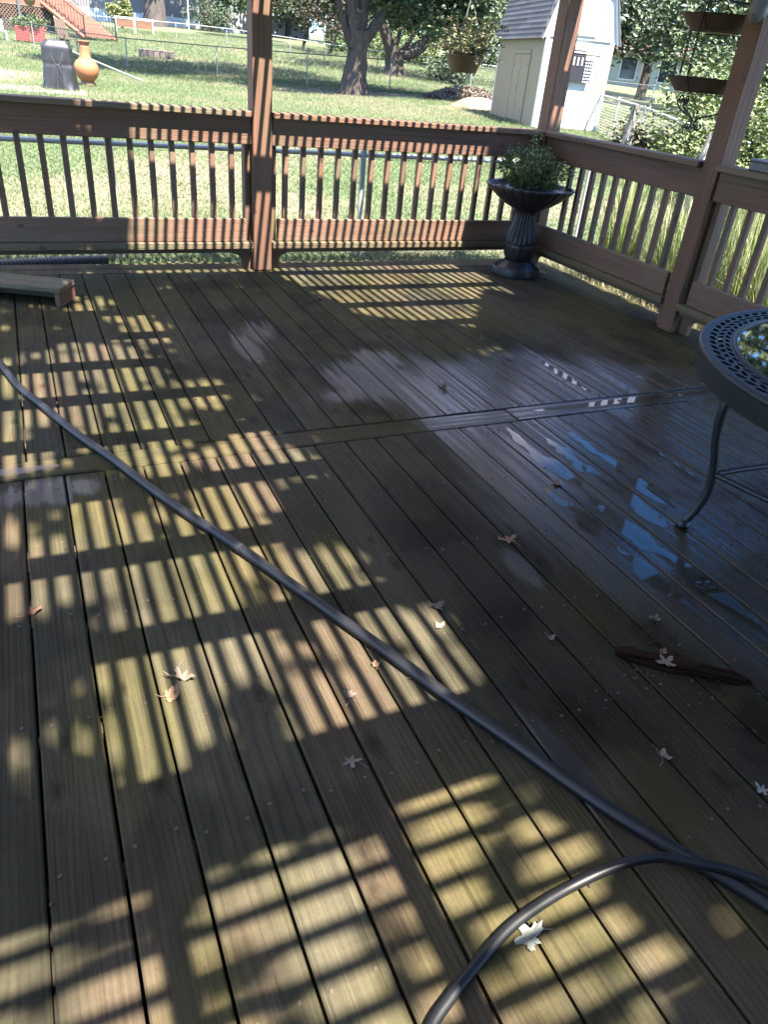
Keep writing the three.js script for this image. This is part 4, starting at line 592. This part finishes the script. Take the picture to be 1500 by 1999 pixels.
// ---------------------------------------------------------------- shed
{
  const fx = 0.965, fz = 0.26, t = thing('garden_shed', 'cream and white barn-shaped garden shed with a grey shingle roof', 'shed', 12.96, 0.22, -18.83, -Math.atan2(fz, fx));
  // own axes: +x along the front to the right, -z to the back
  const W = 1.9, D = 4.1, H = 2.13, cream = std(0.38, 0.31, 0.21, 0.7), white = std(0.78, 0.77, 0.73, 0.6), trim = std(0.82, 0.81, 0.78, 0.55), slit = std(0.3, 0.27, 0.2, 0.8);
  part(t, 'plinth', box(W + 0.02, 0.14, D + 0.02), std(0.25, 0.23, 0.2), W / 2, -0.02, -D / 2);
  const s = new THREE.Shape(); s.moveTo(0, 0.05); s.lineTo(W, 0.05); s.lineTo(W, H); s.lineTo(W + 0.1, H - 0.02); s.lineTo(W - 0.2, H + 1.05); s.lineTo(W / 2, H + 1.6); s.lineTo(0.2, H + 1.05); s.lineTo(-0.1, H - 0.02); s.lineTo(0, H); s.closePath();
  const fw = new THREE.ExtrudeGeometry(s, { depth: 0.06, bevelEnabled: false }); part(t, 'front_wall', fw, white, 0, 0, -0.06); part(t, 'back_wall', fw.clone(), white, 0, 0, -D);
  part(t, 'side_wall', box(0.05, H - 0.05, D - 0.13), white, W - 0.026, H / 2 + 0.025, -D / 2);
  const strips = []; for (let z = 0; z < 20; z++) strips.push(at(box(0.05, H - 0.06, 0.188, 0.006), 0.026, H / 2 + 0.02, -0.17 - z * 0.198)); const sd = part(t, 'siding', merge(strips), cream); sd.userData.kind = 'stuff';
  part(t, 'siding_backing', box(0.02, H - 0.08, D - 0.2), slit, 0.03, H / 2 + 0.02, -D / 2);
  // side doors
  for (const [z, w] of [[-1.35, 0.62], [-2.0, 0.62]]) { const d = part(t, 'side_door', box(0.03, 1.62, w, 0.006), cream, -0.014, 0.92, z); part(d, 'hinge', box(0.008, 0.05, 0.12), slit, -0.019, 0.55, z > -1.5 ? 0.22 : -0.22); part(d, 'hinge', box(0.008, 0.05, 0.12), slit, -0.019, -0.55, z > -1.5 ? 0.22 : -0.22); if (z < -1.5) part(d, 'handle', box(0.012, 0.16, 0.03), slit, -0.021, 0, 0.27); }
  part(t, 'door_head', box(0.04, 0.09, 1.42), cream, -0.018, 1.79, -1.67); for (const z of [-0.98, -2.37]) part(t, 'door_trim', box(0.035, 1.66, 0.08), cream, -0.016, 0.9, z);
  for (const x of [0.045, W - 0.045]) part(t, 'corner_trim', box(0.09, H - 0.06, 0.03), trim, x, H / 2 + 0.02, 0.016);
  part(t, 'band', box(W - 0.2, 0.03, 0.025), std(0.3, 0.3, 0.29), W / 2, H + 0.02, 0.014);
  const loft = part(t, 'loft_panel', box(0.85, 0.84, 0.03), white, W / 2 - 0.08, H + 0.55, 0.016); part(loft, 'panel_frame', merge([at(box(0.95, 0.025, 0.02), 0, 0.445, 0.004), at(box(0.95, 0.025, 0.02), 0, -0.445, 0.004), at(box(0.025, 0.84, 0.02), 0.45, 0, 0.004), at(box(0.025, 0.84, 0.02), -0.45, 0, 0.004)]), std(0.3, 0.3, 0.29));
  const door = part(t, 'front_door', box(0.95, 1.72, 0.035, 0.008), white, W / 2 + 0.12, 0.94, 0.019); part(door, 'handle', box(0.03, 0.14, 0.03), iron, -0.33, -0.02, 0.03);
  part(t, 'door_frame', merge([at(box(0.03, 1.78, 0.03), W / 2 + 0.62, 0.95, 0.016), at(box(1.04, 0.03, 0.03), W / 2 + 0.12, 1.84, 0.0165)]), slit.clone());
  // boxed vent hanging on the door, with slats above and a lattice plate beside it
  const dk = std(0.018, 0.016, 0.03, 0.6), v = thing('hanging_box', 'black slotted box with a lattice plate on the white shed front', 'wall box', 13.75, 1.5, -18.56, -Math.atan2(fz, fx));
  part(v, 'case', box(0.62, 0.6, 0.1), dk, 0, 0.22, 0.03); for (let k = 0; k < 5; k++) part(v, 'slot', box(0.05, 0.19, 0.012), std(0.5, 0.5, 0.5), -0.24 + k * 0.115, 0.38, 0.085);
  for (let k = 0; k < 3; k++) part(v, 'top_slat', box(0.7, 0.035, 0.12), k % 2 ? std(0.3, 0.3, 0.3) : trim, 0, 0.58 + k * 0.06, 0.03);
  const lp = part(v, 'lattice_plate', box(0.2, 0.5, 0.02), trim, 0.42, 0.16, 0.05); const bars = []; for (let k = 0; k < 4; k++) bars.push(at(box(0.018, 0.54, 0.012), -0.1 + k * 0.067, 0, 0.015)); for (let k = 0; k < 8; k++) bars.push(at(box(0.22, 0.014, 0.012), 0, -0.25 + k * 0.072, 0.016)); part(lp, 'lattice', merge(bars), dk);
  // shingles on the steep left slope and the other slopes
  const sh = [std(0.13, 0.125, 0.14, 0.9), std(0.16, 0.155, 0.17, 0.9), std(0.11, 0.105, 0.12, 0.9)], rs = rng(17);
  const slope = (x0, y0, x1, y1, rows, name) => { const L = Math.hypot(x1 - x0, y1 - y0), a = Math.atan2(y1 - y0, x1 - x0), rf = part(t, name, box(L, 0.03, D + 0.2), sh[2], (x0 + x1) / 2, (y0 + y1) / 2, -D / 2); rf.rotation.z = a; const up = x1 > x0 ? 1 : -1; for (let r = 0; r < rows; r++) { const off = (r % 2) * 0.4; for (let k = 0; k < 6; k++) { const w = (D + 0.2) / 5, z0 = Math.max(-(D + 0.2) / 2, -(D + 0.2) / 2 + (k - 0.5) * w + off), z1 = Math.min((D + 0.2) / 2, -(D + 0.2) / 2 + (k + 0.5) * w + off); if (z1 - z0 < 0.05) continue; const m = part(rf, 'shingle', box(L / rows * 1.12, 0.022, z1 - z0 - 0.012, 0.003), pick(sh, rs), -L / 2 + (r + 0.5) * L / rows, up * 0.026, (z0 + z1) / 2); m.rotation.z = -up * 0.07; } } };
  slope(-0.14, H - 0.05, 0.2, H + 1.06, 9, 'roof_slope'); slope(0.2, H + 1.06, W / 2, H + 1.62, 4, 'roof_slope'); slope(W + 0.14, H - 0.05, W - 0.2, H + 1.06, 9, 'roof_slope'); slope(W - 0.2, H + 1.06, W / 2, H + 1.62, 4, 'roof_slope');
  for (const k of [-1, 1]) part(t, 'barge_board', merge([rod([W / 2 + k * (W / 2 + 0.12), H - 0.04, 0.02], [W / 2 + k * (W / 2 - 0.2), H + 1.05, 0.02], 0.05, 4), rod([W / 2 + k * (W / 2 - 0.2), H + 1.05, 0.02], [W / 2, H + 1.6, 0.02], 0.05, 4)]), trim);
}

// ---------------------------------------------------------------- covered grill, chimenea, patio
{
  const g = new THREE.CylinderGeometry(1, 1, 1, 96, 60, true), p = g.attributes.position, sq = (a, e) => Math.pow(Math.pow(Math.abs(Math.cos(a)), e) + Math.pow(Math.abs(Math.sin(a)), e), -1 / e);
  for (let i = 0; i < p.count; i++) { const y = p.getY(i) + 0.5, a = Math.atan2(p.getZ(i), p.getX(i)), r = sq(a, 5), top = sstep(0.86, 1, y), fold = (1 - y) * (1 - y) * 0.13 * Math.sin(a * 13 + 3 * Math.sin(a * 3 + y * 3)) + 0.012 * Math.sin(a * 9 + y * 14), tie = 0.045 * Math.exp(-Math.pow((y - 0.56) / 0.05, 2)); const k = (1 - 0.28 * top * top + 0.1 * Math.pow(1 - y, 3) - tie) * r + fold; p.setXYZ(i, k * 0.39 * Math.cos(a), y * 1.1 + 0.06 * top + 0.01, k * 0.3 * Math.sin(a)); }
  g.computeVertexNormals(); const cap = new THREE.CircleGeometry(1, 48); cap.rotateX(-Math.PI / 2); const cp = cap.attributes.position; for (let i = 0; i < cp.count; i++) { const a = Math.atan2(cp.getZ(i), cp.getX(i)), d = Math.hypot(cp.getX(i), cp.getZ(i)), r = sq(a, 5) * 0.725 * d; cp.setXYZ(i, r * 0.39 * Math.cos(a), 1.17 + 0.03 * (1 - d * d), r * 0.3 * Math.sin(a)); } cap.computeVertexNormals();
  const t = thing('covered_grill', 'barbecue grill under a black tied cover on the left of the lawn', 'grill', 1.4, 0, -24.96, -0.12); const cov = new THREE.MeshStandardMaterial({ color: lin(0.015, 0.015, 0.017), roughness: 0.5, side: THREE.DoubleSide }); const c = part(t, 'cover', merge([g, cap]), cov);
  part(t, 'drawcord', tube([[-0.16, 0.86, 0.31], [-0.04, 0.62, 0.31], [0.03, 0.62, 0.32], [0.14, 0.84, 0.31], [0.16, 0.9, 0.3]], 0.006, 30, 5), std(0.14, 0.14, 0.14)); part(t, 'cord_end', tube([[0.01, 0.62, 0.32], [0.04, 0.5, 0.33], [0.08, 0.42, 0.33]], 0.006, 14, 5), std(0.14, 0.14, 0.14));
  const cl = thing('chimenea', 'orange clay chimenea beside the covered grill', 'chimenea', 2.3, 0.02, -27.2), clay = std(0.5, 0.185, 0.075, 0.75);
  const cy = (list) => lathe(list, 48); part(cl, 'belly', cy([[0.1, 0.13], [0.2, 0.15], [0.3, 0.27], [0.355, 0.42], [0.345, 0.55], [0.28, 0.66], [0.19, 0.72], [0.17, 0.735]]), clay); part(cl, 'neck', cy([[0.185, 0.73], [0.185, 0.745], [0.165, 0.76], [0.145, 0.9], [0.14, 1.02], [0.15, 1.05], [0.12, 1.05], [0.11, 0.9]]), clay);
  part(cl, 'flared_rim', cy([[0.13, 1.06], [0.14, 1.09], [0.165, 1.15], [0.19, 1.165], [0.185, 1.18], [0.1, 1.175]]), std(0.36, 0.13, 0.07, 0.8)); part(cl, 'base_ring', cy([[0.19, 0.03], [0.21, 0.04], [0.2, 0.1], [0.19, 0.14], [0.17, 0.14], [0.17, 0.03]]), std(0.3, 0.16, 0.08, 0.8)); for (let k = 0; k < 3; k++) { const a = k * 2.1; part(cl, 'leg', rod([Math.cos(a) * 0.24, 0, Math.sin(a) * 0.24], [Math.cos(a) * 0.19, 0.12, Math.sin(a) * 0.19], 0.012, 6), iron); }
  const slab = new THREE.Shape(); slab.moveTo(-9, 23.4); slab.lineTo(1.95, 23.5); slab.lineTo(2.1, 26.1); slab.lineTo(-9, 27.6); slab.closePath(); const sg = new THREE.ExtrudeGeometry(slab, { depth: 0.05, bevelEnabled: false }); sg.rotateX(-Math.PI / 2); struct('patio', sg, std(0.55, 0.48, 0.43, 0.9), 0, -0.04, 0);
  single('wooden_pole', 'grey wooden pole leaning from the fence beside the chimenea', 'pole', rod([0, 0, 0], [-2.3, 0.75, -6.6], 0.035, 8), std(0.33, 0.3, 0.25), 4.4, ground(4.4, -30.4) + 0.02, -30.4);
}
// ---------------------------------------------------------------- stone fire ring, raised bed, brush, sand
{
  const X = 7.5, Z = -46.2, t = thing('fire_ring', 'grey stone fire ring in the shade beyond the fence', 'fire pit', X, ground(X, Z), Z), st = [std(0.17, 0.14, 0.13, 0.9), std(0.21, 0.17, 0.155, 0.9), std(0.14, 0.12, 0.115, 0.9)], r = rng(8);
  for (let row = 0; row < 2; row++) for (let k = 0; k < 18; k++) { const a = (k + row * 0.5) / 18 * 6.283, m = part(t, row ? 'cap_stone' : 'stone', box(0.27, row ? 0.08 : 0.24, 0.2, 0.02), pick(st, r), Math.cos(a) * 0.8, row ? 0.29 : 0.125, Math.sin(a) * 0.8); m.rotation.y = -a + Math.PI / 2; }
  const bx = 9.1, bz = -65, b = thing('raised_bed', 'raised wooden bed with a white top edge and brown panels', 'raised bed', bx, ground(bx, bz), bz, -0.12); part(b, 'top_edge', box(2.7, 0.14, 0.7), std(0.8, 0.78, 0.72), 0, 0.86, 0); for (const s of [-0.62, 0.62]) part(b, 'panel', box(1.15, 0.46, 0.06), wood(0.2, 0.09, 0.045), s, 0.54, 0.3); for (const s of [-1.27, 0, 1.27]) part(b, 'leg', box(0.1, 0.8, 0.1), std(0.7, 0.66, 0.55), s, 0.39, 0.33); for (let k = 0; k < 3; k++) part(b, 'back_leg', box(0.1, 0.8, 0.1), std(0.7, 0.66, 0.55), -1.27 + k * 1.27, 0.39, -0.28);
  const px = 16.4, pz = -28.4; single('brush_pile', 'heap of dead brown leaves and branches right of the big trunk', 'brush pile', leaves(3600, (k, q) => { const a = q() * 6.283, d = Math.sqrt(q()), c = 0.6 + 0.8 * q(); return [Math.cos(a) * d * 1.9, 0.03 + (1 - d * d) * 0.5 * q(), Math.sin(a) * d * 1.1, 0.08 + 0.1 * q(), 0.2 * c, 0.145 * c, 0.1 * c]; }, 58, { aspect: 0.5 }), leafMat, px, ground(px, pz), pz);
  const sg = new THREE.SphereGeometry(1, 40, 16, 0, 6.2832, 0, 1.5708), sp = sg.attributes.position; for (let i = 0; i < sp.count; i++) { const k = 0.8 + 0.4 * fbm(sp.getX(i) * 3 + 9, sp.getZ(i) * 3, 3); sp.setXYZ(i, sp.getX(i) * 0.95 * k, Math.pow(Math.max(sp.getY(i), 0), 1.6) * 0.34 * k - 0.02, sp.getZ(i) * 0.8 * k); } sg.computeVertexNormals(); single('sand_heap', 'small heap of orange sand left of the shed', 'sand heap', sg, std(0.36, 0.25, 0.14, 0.95), 15.0, ground(15.0, -25.2), -25.2);
}
// ---------------------------------------------------------------- neighbour's raised deck with stairs, and its things
{
  const X = 1.0, Z = -57, t = thing('neighbour_deck', 'red-brown raised deck with stairs and black handrails at the upper left', 'deck', X, ground(X, Z), Z), red = wood(0.33, 0.12, 0.08), blk = std(0.02, 0.022, 0.024, 0.5);
  part(t, 'fascia', box(11, 0.5, 0.12), red, -3.2, 1.6, 0); part(t, 'floor', box(11, 0.08, 4), red, -3.2, 1.82, -2.1); for (const x of [-7.5, -3.6, 0.4]) part(t, 'support_post', box(0.16, 3.2, 0.16), std(0.12, 0.12, 0.13), x, 1.6, 0.16);
  const lat = []; for (let k = 0; k < 44; k++) for (const s of [-1, 1]) lat.push(at(box(0.035, 1.75, 0.012), -6 + k * 0.19, 0.7, 0.02 + s * 0.008, 0, 0, s * 0.75)); const lt = part(t, 'lattice_screen', merge(lat), std(0.26, 0.17, 0.12)); lt.userData.kind = 'stuff'; part(t, 'dark_backing', box(9.6, 1.3, 0.05), std(0.05, 0.045, 0.04), -2.5, 0.7, -0.6);
  // stairs going down to the right, toward the camera
  const n = 10; for (let k = 0; k < n; k++) { part(t, 'tread', box(1.7, 0.06, 0.34), red, 2.55 + k * 0.22, 1.78 - k * 0.17, -0.1 + k * 0.3); part(t, 'riser', box(1.7, 0.17, 0.03), red, 2.55 + k * 0.22, 1.69 - k * 0.17, 0.06 + k * 0.3); }
  for (const s of [-0.88, 0.88]) { part(t, 'stringer', rod([2.4 + s, 1.68, -0.2], [2.4 + s + 2.2, 0.0, 2.8], 0.14, 4), red); part(t, 'handrail', rod([2.4 + s, 2.85, -0.2], [2.4 + s + 2.2, 1.05, 2.8], 0.03, 6), blk); part(t, 'lower_rail', rod([2.4 + s, 2.0, -0.2], [2.4 + s + 2.2, 0.2, 2.8], 0.02, 6), blk); for (let k = 0; k <= 15; k++) { const f = k / 15, x = 2.4 + s + 2.2 * f, z = -0.2 + 3 * f; part(t, 'baluster', rod([x, 2.0 - 1.8 * f, z], [x, 2.85 - 1.8 * f, z], 0.013, 4), blk); } part(t, 'newel_post', box(0.08, 1.15, 0.08), blk, 4.6 + s, 0.55, 2.82); }
  const mkBox = (x, z, label) => { const b = thing('planter_box', label, 'planter', x, ground(x, z), z, 0, 'red planter boxes'); part(b, 'box', box(0.66, 0.66, 0.5, 0.02), std(0.42, 0.045, 0.04, 0.6), 0, 0.42, 0); for (const s of [-0.24, 0.24]) part(b, 'leg', box(0.1, 0.1, 0.3), std(0.3, 0.04, 0.035), s, 0.05, 0); part(b, 'plant', crownLeaves(900, [[0, 0.95, 0, 0.5, 0.25, 0.35]], 0.1, [0.11, 0.17, 0.05], 1500 + Math.round(x * 10), 16, 0.25), leafMat); };
  mkBox(1.2, -49.2, 'red planter box with flowers, the left one of two'); mkBox(1.95, -49.4, 'red planter box right beside the other, left of the covered grill');
  const c = thing('garden_chair', 'white plastic chair at the far left by the red planter', 'chair', 0.15, ground(0.15, -49.5), -49.5, 0.3), wp = std(0.8, 0.8, 0.78, 0.5); part(c, 'seat', box(0.5, 0.04, 0.5), wp, 0, 0.43, 0); part(c, 'backrest', box(0.5, 0.5, 0.04), wp, 0, 0.72, -0.24); for (const [a, b] of [[-1, -1], [1, -1], [-1, 1], [1, 1]]) part(c, 'leg', box(0.05, 0.42, 0.05), wp, a * 0.22, 0.21, b * 0.22);
  for (const [x, label] of [[0.2, 'round hanging basket at the top left, left of the support post'], [2.0, 'round hanging basket under the raised deck, right of the support post']]) { const b = thing('coir_basket', label, 'hanging basket', x, 0, -56.2); part(b, 'bowl', lathe([[0, 2.42], [0.22, 2.5], [0.33, 2.72], [0.36, 2.85], [0, 2.85]], 20), std(0.28, 0.2, 0.1)); part(b, 'hanger', rod([0, 2.85, 0], [0, 3.6, -0.2], 0.01, 4), iron); part(b, 'plant', crownLeaves(400, [[0, 3.0, 0, 0.4, 0.15, 0.4]], 0.09, [0.1, 0.17, 0.04], 1600 + Math.round(x * 10), 8, 0.25), leafMat); }
  const lc = thing('lounge_chair', 'dark brown slatted garden chair in front of the stairs', 'chair', 3.25, ground(3.25, -49), -49, 0.6), br = wood(0.13, 0.085, 0.065); for (let k = 0; k < 5; k++) part(lc, 'back_slat', box(0.11, 1.0, 0.03), br, -0.26 + k * 0.13, 0.75, -0.2).rotation.x = -0.3; for (let k = 0; k < 5; k++) part(lc, 'seat_slat', box(0.62, 0.03, 0.1), br, 0, 0.36, -0.05 + k * 0.115); for (const s of [-1, 1]) { part(lc, 'arm', box(0.1, 0.03, 0.65), br, s * 0.38, 0.56, 0.15); part(lc, 'leg', box(0.05, 0.56, 0.08), br, s * 0.36, 0.28, 0.42); part(lc, 'leg', box(0.05, 0.4, 0.08), br, s * 0.36, 0.2, -0.2); }
}
// ---------------------------------------------------------------- houses and far fittings
{
  const H = thing('neighbour_house', 'grey house wall with a white base at the upper left', 'house', 11.5, ground(11.5, -88) - 0.3, -88, -0.05), wall = std(0.24, 0.225, 0.22, 0.8), wb = std(0.75, 0.74, 0.72, 0.7);
  part(H, 'wall', box(30, 6, 8), wall, -4, 4.2, -4.2); part(H, 'base', box(30.1, 1.25, 8.1), wb, -4, 0.6, -4.2); part(H, 'dark_band', box(20, 0.7, 0.3), std(0.035, 0.045, 0.055), -6.5, 3.15, 0.05); for (const x of [-9, -5.5, -1]) { const w = part(H, 'window', box(1.5, 1.3, 0.06), std(0.05, 0.06, 0.07, 0.1), x, 5.0, -0.18); part(w, 'frame', merge([at(box(1.66, 0.08, 0.08), 0, 0.69, 0), at(box(1.66, 0.08, 0.08), 0, -0.69, 0), at(box(0.08, 1.3, 0.08), 0.79, 0, 0), at(box(0.08, 1.3, 0.08), -0.79, 0, 0)]), wb); }
  part(H, 'gutter', rod([8, 3.4, 0.1], [11.5, 0.4, 0.4], 0.16, 6), std(0.14, 0.13, 0.13)); const rf = part(H, 'roof', box(31, 0.25, 6), std(0.1, 0.09, 0.085), -4, 8.2, -2.3); rf.rotation.x = 0.55;
  const G = thing('garage', 'white garage wall behind the small round tree', 'garage', 27, ground(27, -92), -92, -0.2); part(G, 'wall', box(9, 3, 6), wb, 0, 1.5, -3); const gr = part(G, 'roof', box(9.6, 0.2, 4), std(0.14, 0.12, 0.11), 0, 3.7, -1.4); gr.rotation.x = 0.5; part(G, 'door', box(2.4, 2.1, 0.08), std(0.6, 0.6, 0.6), -1.5, 1.06, 0.03);
  const t1 = tree('oak_tree', 'thick grey trunk standing before the grey house', 13.7, -84, [limb([[0, -0.4, 0], [0, 0.8, 0], [0.1, 3, 0], [0.1, 7, 0]], [1.15, 0.85, 0.75, 0.6], 18, 0.1, 80)], [3000, [[0, 9.5, 0, 4.5, 2.4, 4.5]], 0.5, [0.05, 0.09, 0.025], 1700, 50, 0.16], barkMat(0.09, 0.078, 0.07)); const t2 = tree('oak_tree', 'thinner grey trunk right of the white lamp post', 18.6, -84, [limb([[0, -0.4, 0], [0, 0.8, 0], [0, 7, 0]], [0.75, 0.6, 0.5], 16, 0.1, 81)], [3000, [[0, 9, 0, 4.5, 2.4, 4.5]], 0.5, [0.05, 0.09, 0.025], 1710, 50, 0.16], barkMat(0.09, 0.078, 0.07));
  const L = thing('lamp_post', 'white lamp post with a dark lantern beyond the far fence', 'lamp post', 16.0, ground(16, -80), -80); part(L, 'pole', rod([0, 0, 0], [0, 2.6, 0], 0.06, 8), wb); part(L, 'lantern', lathe([[0, 2.6], [0.16, 2.62], [0.2, 3.0], [0.24, 3.02], [0, 3.25]], 8), std(0.04, 0.04, 0.045));
  const R = thing('porch_house', 'pale green house with a red-brown roof right of the shed', 'house', 47.5, ground(47.5, -55) - 0.5, -55, -0.75), sd = std(0.42, 0.46, 0.38, 0.8); part(R, 'wall', box(14, 3, 7), sd, 0, 1.7, -3.5); const r1 = part(R, 'roof', box(15, 0.25, 5.2), std(0.3, 0.17, 0.14, 0.9), 0, 4.3, -1.1); r1.rotation.x = 0.62; part(R, 'eave', box(15, 0.22, 0.3), std(0.1, 0.08, 0.07), 0, 2.95, 0.95); for (const x of [-5.5, -2.6, 0.3, 3.2]) part(R, 'porch_post', box(0.18, 2.9, 0.18), std(0.14, 0.11, 0.09), x, 1.5, 0.8); for (const x of [-4.2, -0.9, 2.2]) { const w = part(R, 'window', box(1.2, 1.5, 0.06), std(0.03, 0.04, 0.045, 0.1), x, 1.8, 0.03); part(w, 'frame', merge([at(box(1.34, 0.09, 0.08), 0, 0.8, 0), at(box(1.34, 0.09, 0.08), 0, -0.8, 0), at(box(0.09, 1.5, 0.08), 0.66, 0, 0), at(box(0.09, 1.5, 0.08), -0.66, 0, 0)]), wb); } part(R, 'door', box(0.95, 2.1, 0.07), std(0.05, 0.035, 0.03), 4.8, 1.3, 0.03);
}
// ---------------------------------------------------------------- the house that the deck is built against, behind the camera
{
  const H = thing('home_house', 'tan sided house that the deck is built against, behind the camera', 'house', 0, -0.12, 3.2), sd = std(0.2, 0.17, 0.14, 0.8), tr = std(0.6, 0.58, 0.55, 0.6);
  part(H, 'wall', box(11, 5.0, 5), sd, -1.2, 2.5, 2.6); const lap = []; for (let k = 0; k < 24; k++) lap.push(at(box(11, 0.19, 0.016, 0.002), -1.2, 0.25 + k * 0.2, 0.088, -0.05)); const lp = part(H, 'lap_siding', merge(lap), sd); lp.userData.kind = 'stuff';
  const d = part(H, 'patio_door', box(1.8, 2.05, 0.05), std(0.03, 0.035, 0.04, 0.08), 0.2, 1.2, 0.12); part(d, 'door_frame', merge([at(box(2.0, 0.1, 0.07), 0, 1.06, 0), at(box(0.1, 2.05, 0.07), 0.95, 0, 0), at(box(0.1, 2.05, 0.07), -0.95, 0, 0), at(box(0.06, 2.05, 0.07), 0, 0, 0)]), tr);
  const rf = part(H, 'roof', box(11.6, 0.2, 3.4), std(0.08, 0.075, 0.07, 0.9), -1.2, 5.7, 1.35); rf.rotation.x = -0.45;
}
renderer.render(scene, camera);
